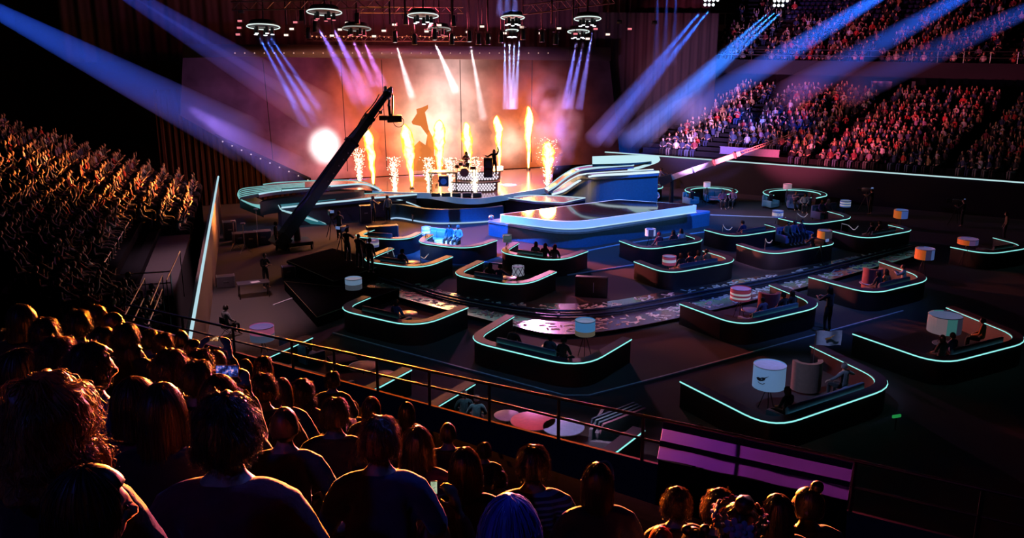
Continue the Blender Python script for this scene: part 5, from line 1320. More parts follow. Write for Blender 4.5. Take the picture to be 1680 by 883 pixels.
crew(1334, 322, 'stand', 'black', 'long', 'brown', 'long haired crew person at the right end of the armchair booth', 2.8)
crew(1427, 352, 'stand_camera', 'black', 'short', 'dark', 'camera operator in black between the striped and orange lamps', .7)
crew(1577, 372, 'stand_clap' if False else 'stand_camera', 'black', 'crop', 'brown', 'camera operator in the dark right of the orange-and-blue lamp', .9)
crew(1646, 396, 'stand', 'tan', 'bob', 'brown', 'crew person in tan at the far right edge of the floor', 1.2)
crew(1330, 432, 'stand_camera', 'black', 'crop', 'black', 'black clad camera operator crouching on the dashed walkway', .6, 0, .92)
crew(571, 430, 'stand_camera', 'black', 'short', 'black', 'black silhouetted camera operator on the camera riser, left one', -.3, .7)
crew(590, 441, 'stand_camera', 'black', 'crop', 'black', 'black silhouetted camera operator on the camera riser, middle one', -.4, .7)
crew(608, 449, 'stand', 'black', 'short', 'black', 'black silhouetted crew person on the camera riser beside the violet lamp', -.4, .7)
p = at(371, 508, 1.2); seat_p = seat_on(p, -.7); seat_p.z = 0
person(seat_p, -.7, 'sit', 'short', 'dark', 'grey', 'crew person sitting on a folding chair at the foot of the left parapet')
# people of the band
h = at(807, 275, ZD+1.4+1.6); q = seat_on(h, PI, 'stand_raise'); person((q.x, at(803, 291, ZD+1.4).y+.4, ZD+1.4), PI, 'stand_raise', 'long', 'dark', 'black', 'musician on the drum riser raising one arm high')
q = at(764, 286, ZD+1.4); person((q.x, q.y+1.05, ZD+1.4), PI, 'sit_clap', 'longwave', 'dark', 'wine', 'drummer seated behind the drum kit on the riser')
t_ = thing('drum_stool', (q.x, q.y+1.05, ZD+1.4), 'round stool under the drummer', 'stool'); MB().lathe([(.18, .36), (.2, .38), (.2, .42), (.17, .44)], 16).build('seat', BLACK, t_); MB().cyl((0, 0, 0), (0, 0, .37), .03, n=8).build('stem', STEEL, t_); MB().lathe([(.2, 0), (.2, .02), (.04, .05)], 12).build('foot', STEEL, t_)

# ------------------------------------------------------------------ technical equipment on the floor
def tripod_camera(u, v, label, z=0, rz=0, h=1.45):
    p = at(u, v, z); t = thing('tripod_camera', p, label, 'video camera', None, rz)
    for i in range(3):
        a = 2*PI*i/3; MB().cyl((math.cos(a)*.5, math.sin(a)*.5, 0), (0, 0, h-.15), .022, .03, 6).build('leg', BLACKM, t)
    MB().cyl((0, 0, h-.25), (0, 0, h), .05, n=8).build('column', BLACKM, t)
    MB().rbox((0, .05, h+.14), (.26, .62, .28), 0, .03).build('body', BLACKM, t)
    MB().lathe([(.075, 0), (.09, .2), (.12, .34), (.11, .36)], 16).build('lens', BLACKM, t)
    l = [o for o in t.children if o.name.startswith('lens')][0]; l.location = (0, .34, h+.15); l.rotation_euler = (-PI/2, 0, 0)
    MB().rbox((.0, -.36, h+.30), (.24, .06, .16), 0, .02).build('viewfinder', mat('screen_blue', (.02, .03, .06), .2, emit=(.25, .4, .9), es=.4), t); return t
tripod_camera(545, 391, 'tripod camera on the brown floor right of the crane', 0, .4)
tripod_camera(562, 424, 'tripod camera on the camera riser', .7, -.3)
tripod_camera(1344, 436, 'low tripod camera on the dashed walkway', 0, .6, 1.2)
tripod_camera(1419, 348, 'tripod camera between the striped and orange lamps', 0, .7)
tripod_camera(1567, 370, 'tripod camera in the dark at the right edge', 0, .9)
m = MB(); pl = [P2(u, v, .7) for u, v in ((470, 428), (545, 408), (640, 432), (548, 462))]
t_ = thing('camera_riser', (at(550, 440, 0).x, at(550, 440, 0).y, 0), 'black camera riser between the crane and the lounge booths', 'platform'); so = t_.location
MB().prism(loc2(pl), .58, .70).build('deck', BLACK, t_); m = MB()
for i in range(4):
    a, b = V(pl[i]).to_3d()-V((so.x, so.y, 0)), V(pl[(i+1) % 4]).to_3d()-V((so.x, so.y, 0)); cc = V((0, 0, 0))
    a, b = a*.97, b*.97; m.add([a, b, b+V((0, 0, .6)), a+V((0, 0, .6)), a*.98, b*.98, b*.98+V((0, 0, .6)), a*.98+V((0, 0, .6))], [(0, 1, 2, 3), (7, 6, 5, 4), (0, 3, 7, 4), (1, 5, 6, 2), (0, 4, 5, 1), (3, 2, 6, 7)])
m.build('skirt', BLACK, t_)
MB().tube([V((p[0]-so.x, p[1]-so.y, .71)) for p in pl], .018, 4, True).build('edge_trim', mat('riser_edge', (.35, .22, .14), .4), t_)
pl2 = [P2(u, v, .45) for u, v in ((466, 462), (548, 470), (655, 474), (520, 521))]
t_ = thing('camera_riser', (at(550, 485, 0).x, at(550, 485, 0).y, 0), 'lower black riser left of the white-topped lamp', 'platform'); so = t_.location
MB().prism(loc2(pl2), 0, .45).build('deck', BLACK, t_); MB().tube([V((p[0]-so.x, p[1]-so.y, .46)) for p in pl2], .016, 4, True).build('edge_trim', mat('riser_edge', (.35, .22, .14), .4), t_)
for u, v, sx, sy, sz, c, lab in ((628, 400, 1.9, .5, 1.1, (.012, .012, .014), 'upright black flat between the crane booth and the violet lamp'), (970, 487, 1.55, .35, 1.0, (.010, .010, .011), 'black upright hatch box with a thin white line on the open floor'), (371, 470, .9, .6, .55, (.16, .13, .16), 'grey flight case with a lit lid below the left parapet'), (474, 455, .7, .5, .6, (.05, .05, .06), 'small dark case at the corner of the camera riser'),
     (432, 400, 1.0, .7, .8, (.14, .11, .12), 'flight case nearest the standing crew by the crane'), (412, 405, .8, .6, .9, (.10, .08, .09), 'tall flight case in the equipment heap'), (394, 398, .9, .7, .6, (.12, .09, .09), 'low flight case in the equipment heap'), (378, 392, .8, .8, 1.1, (.07, .06, .07), 'dark speaker case deep in the equipment heap'), (688, 362, 1.1, .5, .45, (.05, .06, .08), 'low case on the floor before the blue stage front'), (600, 366, .8, .5, 1.2, (.02, .02, .025), 'upright dark case beside the stage foot camera operator')):
    p = at(u, v, 0); t_ = thing('equipment_case', (p.x, p.y, 0), lab, 'equipment case', None, .35 if u < 900 else -.22)
    MB().rbox((0, 0, sz/2+.02), (sx, sy, sz), 0, .02).build('body', mat('case_%03d' % int(c[0]*1000+c[1]*10000), c, .5), t_)
    if u == 970: MB().box((.12, -sy/2-.004, sz*.52), (.025, .01, sz*.5)).build('white_line', mat('line_white', (.6, .6, .65), .5), t_)
    else:
        for x in (-1, 1): MB().rbox((x*(sx/2-.03), 0, sz/2+.02), (.05, sy+.02, sz+.015), 0, .01).build('corner_band', STEEL, t_)
        MB().rbox((0, -sy/2-.01, sz*.6), (sx*.3, .03, .08), 0, .01).build('handle', STEEL, t_)
p = at(417, 487, 0); t_ = thing('work_table', (p.x, p.y, 0), 'dark folding table with papers on the brown floor', 'table', None, .4)
MB().box((0, 0, .73), (1.5, .7, .04)).build('tabletop', mat('table_dark', (.06, .05, .06), .4), t_)
for x in (-.68, .68):
    for y in (-.28, .28): MB().cyl((x, y, 0), (x, y, .72), .02, n=6).build('leg', BLACKM, t_)
o = MB().box((0, 0, .003), (.42, .3, .006)).build('paper_sheet', mat('paper', (.75, .7, .75), .7)); o.location = (p.x+.1, p.y, .75); o.rotation_euler = (0, 0, .6); tag(o, 'white paper sheets lying on the dark folding table', 'paper')
t_ = thing('folding_chair', (seat_p.x, seat_p.y, 0), 'black folding chair at the foot of the left parapet', 'chair', None, -.7)
MB().rbox((0, .05, .42), (.44, .42, .04), 0, .015).build('seat', BLACK, t_); MB().rbox((0, -.19, .75), (.44, .03, .28), 0, .01).build('backrest', BLACK, t_)
for x in (-.2, .2): MB().tube([(x, -.2, .9), (x, -.17, .42), (x, .25, 0)], .014, 6).build('leg', STEEL, t_); MB().tube([(x, .2, .42), (x, -.25, 0)], .014, 6).build('leg', STEEL, t_)
g_ = at(1471, 683, .5); t_ = thing('marker_light', (g_.x, g_.y, 0), 'small green marker light low in the dark right of the island-lamp booth', 'marker light')
MB().rbox((0, 0, .5), (.32, .06, .10), .3, .02).build('light_bar', glow('green_marker', (.02, .35, .08), .6), t_); MB().cyl((0, 0, 0), (0, 0, .46), .02, n=6).build('stand', BLACKM, t_)
for i, (uv, lab) in enumerate(((((1186, 369), (1191, 376), (1197, 377), (1201, 373)), 'thin white arched tube in booth with the blue-star lamp'), (((1308, 350), (1314, 355), (1320, 356), (1325, 351)), 'thin white arched tube in booth with the blue-striped lamp'), (((1381, 367), (1392, 370), (1401, 377), (1408, 371)), 'thin white wavy tube in booth with the orange-and-blue lamp'), (((1256, 392), (1259, 398), (1264, 398), (1267, 394)), 'thin white arched tube in booth with the mauve sofa'), (((636, 421), (637, 409), (642, 407), (647, 421)), 'thin white arched tube in booth with the violet banded lamp'), (((690, 421), (696, 424), (701, 419), (703, 417)), 'thin white curved tube at the open side of the violet banded booth'))):
    zs = (1.35, 1.05, 1.0, 1.3) if i != 4 else (.5, 1.25, 1.3, .5)
    q_ = [at(u, v, z) for (u, v), z in zip(uv, zs)]; b_ = V((q_[0].x, q_[0].y, DZ)); t_ = thing('arched_tube', b_, lab, 'tube lamp', 'white arched tubes in the booths')
    sm = smooth_uv([tuple(p-b_) for p in q_], 6); MB().tube([V(p) for p in sm], .022, 6).build('tube', mat('tube_white', (.7, .72, .78), .4, emit=(.5, .55, .7), es=.25), t_)
    MB().cyl((0, 0, 0), V(sm[0]), .02, n=6).build('stand', STEEL, t_); MB().lathe([(.14, 0), (.14, .02), (.03, .04)], 12).build('foot', BLACKM, t_)
# percussion and stands in the heap by the left parapet
for i, (u, v, lab) in enumerate(((402, 415, 'small light stand at the front of the equipment heap'), (423, 388, 'light stand behind the flight cases of the heap'), (386, 410, 'light stand beside the low flight case'))):
    p = at(u, v, 0); t_ = thing('light_stand', p, lab, 'light stand')
    for k in range(3): MB().cyl((.4*math.cos(k*2.1), .4*math.sin(k*2.1), 0), (0, 0, .5), .015, n=5).build('leg', STEEL, t_)
    MB().cyl((0, 0, .3), (0, 0, 1.7), .018, n=6).build('pole', STEEL, t_); MB().lathe([(.02, 0), (.14, .06), (.15, .12), (.02, .14)], 12, (0, 0, 1.66)).build('lamp_dish', STEEL, t_)

# ------------------------------------------------------------------ lamps and trusses under the roof
def truss(a, b, w_=.5, label='', m_=None):
    a, b = V(a), V(b); t = thing('roof_truss', (a+b)/2, label, 'truss', 'roof trusses'); o = t.location; d = (b-a); L = d.length; d.normalize()
    x = d.cross(V((0, 0, 1))).normalized()*w_/2; y = V((0, 0, w_/2)); m = MB()
    for s1 in (-1, 1):
        for s2 in (-1, 1): m.tube([a+x*s1+y*s2-o, b+x*s1+y*s2-o], .03, 5)
    m.build('chords', m_ or STEEL, t); m = MB(); n = int(L/w_)
    for k in range(n):
        p, q = a+d*(L*k/n)-o, a+d*(L*(k+1)/n)-o; s = 1 if k % 2 else -1
        m.tube([p-x+y*s, q-x-y*s], .016, 4); m.tube([p+x*s-y, q-x*s-y], .016, 4); m.tube([p+x+y*s, q+x-y*s], .016, 4)
    m.build('lattice', m_ or STEEL, t); return t
TR = mat('truss_dark', (.10, .06, .06), .4, .6)
truss(deep(862, 16, 62), deep(1005, -2, 66), .6, 'orange lit lattice truss near the top edge', mat('truss_orange_lit', (.4, .18, .1), .4, .5))  # the orange light is put into this truss's own colour
truss(deep(590, 16, 66), deep(760, 17, 66), .4, 'thin dim truss behind the middle ring lamps', TR)
truss(deep(380, 10, 60), deep(640, 6, 60), .5, 'dark truss above the left ring lamps', TR)
truss(deep(500, 63, 69), deep(770, 64, 69), .35, 'low dark truss carrying a row of tiny orange bulbs', TR)
truss(deep(380, -12, 58), deep(1010, -14, 58), .5, 'dark truss carrying the lamps at the top edge', TR)
for i in range(9):                                     # drop pipes
    u = (470, 500, 545, 640, 665, 742, 800, 905, 940)[i]; p = deep(u, 40, 62)
    o = MB().cyl((0, 0, 0), (0, 0, 9), .06, n=6).build('hanging_pipe', BLACKM, None, p); tag(o, 'thin dark pipe hanging from the roof among the stage lamps', 'pipe', 'hanging pipes')
RINGS = [(432, 44, 49, 60, 'ring lamp farthest left, above three blue beams'), (532, 20, 53, 58, 'large ring lamp at the top left of the rig'), (585, 47, 44, 64, 'dim ring lamp between the two large left rings'), (694, 26, 48, 60, 'bright ring lamp above the middle of the stage'), (720, 48, 37, 66, 'dim ring lamp low behind the middle one'), (841, 29, 37, 60, 'ring lamp above the brightest white blue beams'), (840, 50, 20, 66, 'small lower ring lamp above the brightest beams'), (964, 31, 42, 62, 'ring lamp farthest right, upper one'), (949, 52, 34, 66, 'ring lamp farthest right, lower one')]
RINGL = glow('ring_led', (.8, .95, .9), 1.1); RINGD = glow('ring_led_dim', (.75, .8, .75), .45)
for i, (u, v, wp, s, lab) in enumerate(RINGS):
    p = deep(u, v, s); r = wp*s/F/2; t_ = thing('ring_lamp', p, lab, 'ring lamp', 'ring lamps over the stage'); t_.rotation_euler = (-.17, 0, 0)
    MB().tube([(math.cos(a*PI/20)*r, math.sin(a*PI/20)*r, 0) for a in range(40)], .035, 5, True).build('light_ring', RINGL if i not in (2, 4) else RINGD, t_)
    MB().lathe([(r*.9, .06), (r*.93, .1), (r*.8, .34), (r*.3, .45)], 26).build('housing', BLACKM, t_)
    MB().cyl((0, 0, .42), (0, 0, 8), .05, n=6).build('hanger', BLACKM, t_)
    for k in range(5):
        a = 2*PI*k/5+.3; c = V((math.cos(a)*r*.55, math.sin(a)*r*.4, -.32))
        lh = MB().cyl(c+V((0, 0, .3)), c+V((0, .02, -.12)), .10, .14, 10).build('lamp_head', BLACKM, t_)
        MB().cyl(c+V((0, .02, -.121)), c+V((0, .02, -.15)), .115, n=10).build('lens', LENS if i not in (1, 2, 4) else PINKL, lh)
BL = [(396, 19, 0), (394, 34, 1), (393, 45, 1), (391, 56, 1), (485, 36, 1), (479, 47, 2), (470, 57, 2), (570, 37, 2), (558, 48, 2), (545, 58, 2), (586, 24, 2), (647, 40, 2), (630, 50, 2), (614, 59, 2), (721, 41, 2), (700, 51, 2), (680, 60, 2), (791, 43, 2), (767, 52, 2), (743, 61, 2), (801, 62, 2), (856, 44, 2), (828, 54, 2), (887, 54, 2), (917, 46, 2), (912, 63, 2), (997, 56, 2), (1033, 47, 1), (964, 63, 2), (977, 47, 1), (944, 55, 1), (1016, 36, 0), (1074, 37, 0)]
HB, LB_, PB = MB().rbox((0, 0, 0), (.36, .2, .24), 0, .03).mesh('housing', BLACKM), [MB().rbox((0, -.105, -.02), (.29, .02, .13), 0, .008).mesh('lens', m) for m in (mat('lens_off', (.25, .22, .25), .2), PINKL, WARM)], MB().cyl((0, 0, .1), (0, 0, 5), .02, n=5).mesh('hanger', BLACKM)
for i, (u, v, k) in enumerate(BL):
    p = deep(u, v, 64); t_ = thing('blinder_lamp', p, ('unlit little box lamp in the roof rig', 'reddish little box lamp in the roof rig', 'white pinkish little box lamp in the roof rig')[k], 'stage lamp', ('unlit box lamps', 'reddish box lamps', 'whitish box lamps')[k])
    link('housing', HB, t_); link('lens', LB_[k], t_); link('hanger', PB, t_)
SP = [(648, 62), (713, 58), (770, 61), (506, 56), (517, 45), (495, 27), (586, 32), (666, 33), (744, 36), (680, 66), (741, 66), (785, 66), (822, 63), (889, 62), (912, 66), (800, 66), (858, 58)]
SH, SY, SHG = MB().lathe([(.10, .45), (.15, .38), (.16, 0), (.19, -.28), (.17, -.30)], 14).mesh('lamp_body', BLACKM), MB().tube([(-.24, 0, 0), (-.24, 0, .55), (.24, 0, .55), (.24, 0, 0)], .03, 5).mesh('yoke', BLACKM), MB().cyl((0, 0, .5), (0, 0, 5), .03, n=5).mesh('hanger', BLACKM)
SLN = MB().lathe([(.15, -.31), (.02, -.32)], 14).mesh('lens', LENS)
for i, (u, v) in enumerate(SP):
    lab = ['lit narrow spotlight above the left of the white glow', 'lit narrow spotlight above the white glow', 'lit narrow spotlight right of the white glow'][i] if i < 3 else 'dark hanging spotlight in the roof rig'
    t_ = thing('hanging_spotlight', deep(u, v, 63), lab, 'spotlight', None if i < 3 else 'dark hanging spotlights')
    link('lamp_body', SH, t_); link('yoke', SY, t_); link('hanger', SHG, t_)
    if i < 3: link('lens', SLN, t_)
t_ = thing('bulb_row', deep(635, 60, 68.6), 'row of tiny orange bulbs strung under the low truss', 'bulb row')
for i in range(34):
    p = deep(512+i*7.4, 59.5+(i % 3)*.8, 68.6)-t_.location; o = MB().ell(p, .055, 7, 5).build('bulb', glow('bulb_orange', (1, .42, .2), .9), t_)
for i, (u, v, s, lab) in enumerate(((1167, 3, 60, 'cluster of white lamp lenses above the left blue beam of the right stand'), (1281, 4, 60, 'cluster of white lamp lenses above the strongest blue beam'))):
    p = deep(u, v, s); t_ = thing('beam_lamp_cluster', p, lab, 'stage lamp'); m = MB()
    for k in range(7):
        c = V(((k % 4-1.5)*.26, 0, .1-(k//4)*.28)); m2 = MB(); m2.cyl(c+V((0, .3, .1)), c, .10, .12, 12); m2.build('lamp_head', BLACKM, t_)
        MB().ell(c+V((0, -.02, 0)), (.09, .04, .09), 10, 8).build('lens', LENS, t_)
    MB().box((0, .35, .25), (1.3, .1, .12)).build('frame', BLACKM, t_); MB().cyl((0, .35, .3), (0, .35, 6), .05, n=6).build('hanger', BLACKM, t_)

# ------------------------------------------------------------------ light beams in the haze
HAZE = haze_mat('thin_haze', .03, .0)
def beam(u0, v0, s0, u1, v1, s1, r0, r1, col, watts, label, n=24, back=0):
    a, b = deep(u0, v0, s0), deep(u1, v1, s1); d = (b-a).normalized(); L = (b-a).length
    m = MB(); m.cyl((0, 0, 0), b-a, r0, r1, n)
    o = m.build('light_haze', HAZE, None, a+d*.05, smooth=None); tag(o, label, 'light beam', 'hazy light beams', 'stuff')
    ap = a-d*back
    spot('beam_lamp', ap, b, watts, col, math.degrees(2*math.atan(r1/(L+back)))*1.1, 1.0, .05)
B1, B2, VIO, WH = (.015, .13, 1), (.02, .16, 1), (.30, .16, 1), (.8, .75, 1)
KW = 1e3
beam(-40, 0, 46, 400, 228, 61, .3, 1.6, (.02, .115, 1), 400*KW, 'broad blue beam from the far left edge sinking to the curtain', back=12)
beam(340, 196, 59.5, 480, 285, 65, .5, 1.4, (.38, .2, 1), 34*KW, 'violet tail of the broad left beam where it meets the LED wall', back=4)
for k, dv in enumerate((-8, 8)): beam(200+dv, -16-dv*.3, 48, 520+dv*1.2, 182-dv, 66, .2, 1.0, (.045, .11, 1), 190*KW, 'blue violet beam crossing the dark upper left, %s half' % ('lower', 'upper')[k], back=12)
for k, (u1, s) in enumerate(((486, 1), (505, 1), (523, .8))): beam(425+k*9, 60, 60, u1, 178, 64, .10, .30, (.08, .18, 1), 110*KW*s, 'slim blue beam under the far left ring lamp, %s of three' % ('left', 'middle', 'right')[k])
for k, (u0, u1) in enumerate(((521, 588), (545, 606))): beam(u0, 43, 58, u1, 165, 64, .18, .6, (.35, .18, 1), 95*KW, 'violet beam under the large top left ring lamp, %s one' % ('left', 'right')[k])
for k, (u0, u1) in enumerate(((578, 612), (596, 628))): beam(u0, 65, 64, u1, 140, 66, .15, .45, (.55, .18, .75), 50*KW, 'pinkish violet beam under the dim ring lamp, %s one' % ('left', 'right')[k])
for k, (u0, v0, u1, v1, p_) in enumerate(((650, 74, 676, 160, 110), (714, 71, 748, 150, 160), (772, 74, 793, 195, 130))): beam(u0, v0, 63, u1, v1, 66, .05, .36, (1, .85, .9), p_*KW, 'narrow white beam of the %s lit spotlight' % ('left', 'middle', 'right')[k])
for k, (u0, u1) in enumerate(((828, 829), (836, 836), (844, 840), (852, 845))): beam(u0, 68, 65, u1, 178, 65, .10, .24, (.35, .42, 1), 190*KW, 'white blue beam from the small lower ring lamp, number %s from the left' % ('one', 'two', 'three', 'four')[k])
for k, (u0, u1) in enumerate(((946, 925), (957, 934), (972, 950))): beam(u0, 69 if k < 2 else 52, 65, u1, 178, 67, .10, .34, (.18, .2, 1), 120*KW, 'blue violet beam under the right ring lamps, %s of three' % ('left', 'middle', 'right')[k])
for k in range(3): beam(820+k*13, -30, 58, 820+k*12, 24, 60, .08, .3, (.2, .25, 1), 16*KW, 'short blue beam entering from above the bright ring lamp, %s of three' % ('left', 'middle', 'right')[k])
for k in range(3): beam(1080+k*15, -20, 62, 1076+k*14, 105, 68, .10, .32, (.02, .13, 1), 26*KW, 'faint upright blue beam left of the right stand, %s of three' % ('left', 'middle', 'right')[k])
for k, du in enumerate((-8, 4)): beam(1160+du, 16, 60, 985+du*1.6, 230, 67, .14, .75, (.015, .14, 1), 170*KW, 'blue beam from the upper middle lamp cluster, %s half' % ('left', 'right')[k], back=0)
for k, du in enumerate((-10, 0, 10)): beam(1275+du, 17, 60, 1040+du*1.5, 230, 69, .14, .8, (.025, .19, 1), 210*KW, 'strongest blue beam beside the right stand, %s third' % ('left', 'middle', 'right')[k], back=0)
beam(1470, -22, 58, 1120, 190, 72, .3, 1.3, (.015, .14, 1), 620*KW, 'blue beam crossing the upper tier above the control booth', back=6)
beam(1640, -40, 56, 1290, 158, 74, .3, 1.3, (.015, .13, 1), 360*KW, 'second blue beam from the right over the upper tier', back=6)
beam(1790, -30, 56, 1390, 150, 72, .3, 1.3, (.015, .13, 1), 150*KW, 'faint blue beam nearest the right edge', back=6)
for i, (u, v, s, rx, ry, rz_, den, lab) in enumerate(((905, 205, 69, 2.6, 1.6, 4.0, .24, 'pinkish smoke cloud right of the flames'), (610, 150, 66, 5.0, 1.6, 3.6, .02, 'orange smoke cloud left of the white glow'), (850, 130, 68, 4.2, 1.6, 3.0, .025, 'red smoke cloud above the right flames'))):
    o = MB().ell((0, 0, 0), (rx, ry, rz_), 24, 16).build('smoke_cloud', haze_mat('smoke_%d' % i, den, .0, .6, .38, .66), None, deep(u, v, s), smooth=None); tag(o, lab, 'smoke', 'stage smoke', 'stuff')
point('smoke_glow', deep(880, 180, 66), 4.5e3, (.9, .28, .75), .5); point('smoke_glow', deep(600, 120, 63), 1.0e3, (1, .25, .06), .5); point('smoke_glow', deep(700, 40, 66), 2.0e3, (1, .10, .16), .5)  # unseen points added to light the smoke and the upper drape
# ------------------------------------------------------------------ the railing before the near stand
K0, K1 = at(447, 594, 5.2), at(1079, 761, 5.2)
KD = (K1-K0); KD.z = 0; KD.normalize(); KN = V((KD.y, -KD.x, 0))
def rl(u, v): return onplane(u, v, K0, KN)
RAILM = mat('rail_black', (.05, .036, .04), .4, .2, .4)
t_ = thing('guard_rail', (rl(800, 690).x, rl(800, 690).y, 0), 'black guard rail running diagonally before the near crowd', 'railing'); so = t_.location.copy()
topuv = [(207, 500), (420, 547), (800, 630), (1091, 690), (1400, 756), (1700, 822)]; miduv = [(207, 517), (407, 565), (800, 657), (1091, 729), (1400, 800), (1700, 868)]; kuv = [(207, 528), (447, 594), (800, 690), (1079, 761), (1400, 840), (1700, 915)]
def linefit(uv): # the same bar at one height
    return [rl(u, v)-so for u, v in uv]
for L, r_ in ((linefit(topuv), .03), (linefit(miduv), .024)): MB().tube(L, r_, 8).build('rail_bar', RAILM, t_)
for u in (302, 385, 481, 550, 620, 705, 803, 916, 1053, 1205, 1395, 1600):
    def yv(uv):
        for (a, b), (c, d) in zip(uv, uv[1:]):
            if a <= u <= c: return b+(d-b)*(u-a)/(c-a)
    a, b = rl(u, yv(kuv))-so, rl(u, yv(topuv))-so; b = V((a.x, a.y, b.z)); MB().cyl(a-V((0, 0, .1)), b, .032, n=8).build('post', RAILM, t_)
kp = [rl(u, v) for u, v in kuv]; o_ = KN*-.0
m = MB(); nrm = KN if KN.y > 0 else -KN
m.slab([p-nrm*.03 for p in kp], [p+nrm*.03 for p in kp], 1.3); o = m.build('parapet_kerb', mat('kerb_pinkish', (.35, .22, .22), .6, 0, 0)); tag(o, 'low kerb along the front of the near stand below the guard rail', 'parapet')
struct('wall_near_parapet', MB().slab([V((p.x, p.y, p.z-1.3)) for p in [q-nrm*.03 for q in kp]], [V((p.x, p.y, p.z-1.3)) for p in [q+nrm*.05 for q in kp]], 3.2), BLACK)
# violet cloth hung over the rail
def cloth_mat():
    m, nt, out = nodes_of('banner_cloth')
    d = N(nt, 'ShaderNodeBsdfDiffuse'); d.inputs[0].default_value = (.30, .18, .42, 1); t = N(nt, 'ShaderNodeBsdfTranslucent'); t.inputs[0].default_value = (.26, .22, .55, 1)
    tc = N(nt, 'ShaderNodeTexCoord'); nz = N(nt, 'ShaderNodeTexNoise'); nz.inputs['Scale'].default_value = 120
    nt.links.new(tc.outputs['Object'], nz.inputs['Vector']); bp = N(nt, 'ShaderNodeBump'); bp.inputs['Strength'].default_value = .4; bp.inputs['Distance'].default_value = .01
    nt.links.new(nz.outputs['Fac'], bp.inputs['Height']); nt.links.new(bp.outputs[0], d.inputs['Normal'])
    mx = N(nt, 'ShaderNodeMixShader'); mx.inputs[0].default_value = .6; nt.links.new(d.outputs[0], mx.inputs[1]); nt.links.new(t.outputs[0], mx.inputs[2]); nt.links.new(mx.outputs[0], out.inputs[0]); return m
def drape(uvt, uvb, name, m, n=30, k=8, off=-.05, amp=.02):
    vs = []
    for i in range(n+1):
        f = i/n
        for j in range(k+1):
            g_ = j/k; u = (uvt[0][0]*(1-f)+uvt[1][0]*f)*(1-g_)+(uvb[0][0]*(1-f)+uvb[1][0]*f)*g_; v = (uvt[0][1]*(1-f)+uvt[1][1]*f)*(1-g_)+(uvb[0][1]*(1-f)+uvb[1][1]*f)*g_
            p = rl(u, v)+nrm*(off-amp*math.sin(f*19+g_*2)*g_); vs.append(p)
    N_ = len(vs); vs += [p-nrm*.008 for p in vs]; fs = []
    for i in range(n):
        for j in range(k):
            a = i*(k+1)+j; b = a+k+1; fs += [(a, b, b+1, a+1), (N_+a, N_+a+1, N_+b+1, N_+b)]
    return MB().add([p for p in vs], fs).build(name, m, None, None, 60)
o = drape([(1091, 690), (1401, 757)], [(1081, 750), (1392, 818)], 'rail_banner', cloth_mat()); tag(o, 'violet lit cloth banner hung over the railing at lower right', 'banner')
for a_, b_ in ((.0, .17), (.50, .64)):  # top strip is folded cloth, middle strip paints the rail's shadow
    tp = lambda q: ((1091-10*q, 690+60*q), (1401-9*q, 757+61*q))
    h_ = drape(tp(a_), tp(b_), 'hem_band_and_shadow', mat('hem_shadow_navy', (.025, .03, .11), .7), k=2, off=-.075, amp=.0); h_.parent = o
o = drape([(1083, 752), (1392, 819)], [(1076, 850), (1386, 905)], 'clear_sheet', mat('dark_sheet', (.015, .014, .022), .3), off=-.07); tag(o, 'dark plain sheet hanging below the violet banner', 'sheet')

# ------------------------------------------------------------------ the near crowd, one by one
HC = .40
def near(u, v, wpx, style, dye, wear, label, kind='sit', yaw=0, heavy=0, face=None, striped=False, skin=0, base_w=.172, lean=0, smin=.85, smax=1.2, dist=None):
    if base_w < .25: base_w = dict(short=.19, crop=.172, tousled=.215, bob=.205, long=.21, longwave=.235, bun=.178, buns=.178).get(style, base_w)
    v += wpx*(.17 if base_w < .25 else .08)
    d = ray(u, v).normalized(); den = -d.z-.52*d.dot(NN)
    s = HC/den if den > .02 else 9
    s = .35*s+.65*(base_w*F/wpx) if dist is None else dist
    r = max(-2, min(12, round((s*d.dot(NN)-1.0)/ROW))); n, tz = near_row(r); s = n/d.dot(NN)
    h = EYEP+d*s; sc = max(smin, min(smax, wpx*s/F/base_w))
    fa = facing(h) if face is None else face
    b = seat_on(h, fa, kind, sc)
    return person(b, fa, kind, style, dye, wear, label, None, yaw, sc, heavy, lean, skin, striped)
E_ = near
E_(82, 690, 150, 'curly', 'light', 'black', 'person with a big mane of curly light brown hair at lower left', base_w=.31)
E_(372, 697, 104, 'tousled', 'dark', 'wine', 'broad person with short tousled hair in a dark red shirt in the front', heavy=1)
E_(166, 805, 96, 'bob', 'dark', 'black', 'person with dark bob turned to the right at the lower left corner', yaw=-1.1, base_w=.21, lean=.05)
E_(266, 668, 76, 'long', 'brown', 'black', 'person with long straight brown hair beside the broad man', base_w=.2)
E_(222, 655, 60, 'bob', 'brown', 'wine', 'person with rounded bob left of the long straight brown hair', base_w=.2)
E_(151, 598, 60, 'tousled', 'dark', 'denim', 'person in a studded denim jacket with face turned right', yaw=-.9, heavy=1)
E_(97, 588, 52, 'tousled', 'brown', 'black', 'person with bushy hair left of the studded denim jacket')
E_(38, 608, 64, 'long', 'black', 'black', 'dark haired person at the left edge facing right', yaw=-1.0, base_w=.2)
E_(281, 602, 56, 'tousled', 'brown', 'black', 'person with short bushy hair left of the phone holders', heavy=1)
E_(324, 618, 44, 'short', 'brown', 'black', 'short haired person between the bushy head and the phone')
E_(359, 646, 60, 'bob', 'brown', 'black', 'person with a bob right below the wide phone screen', base_w=.2)
E_(216, 582, 34, 'short', 'dark', 'wine', 'person in profile just above the rounded bob', yaw=-1.1)
E_(170, 558, 40, 'bob', 'dark', 'black', 'person with dark bob and pale parting behind the bushy hair', base_w=.2)
E_(206, 551, 36, 'short', 'dark', 'black', 'dark short haired person next to the pale parting bob')
E_(245, 556, 26, 'short', 'dark', 'grey', 'small head lit on its edge left of the stair handrails')
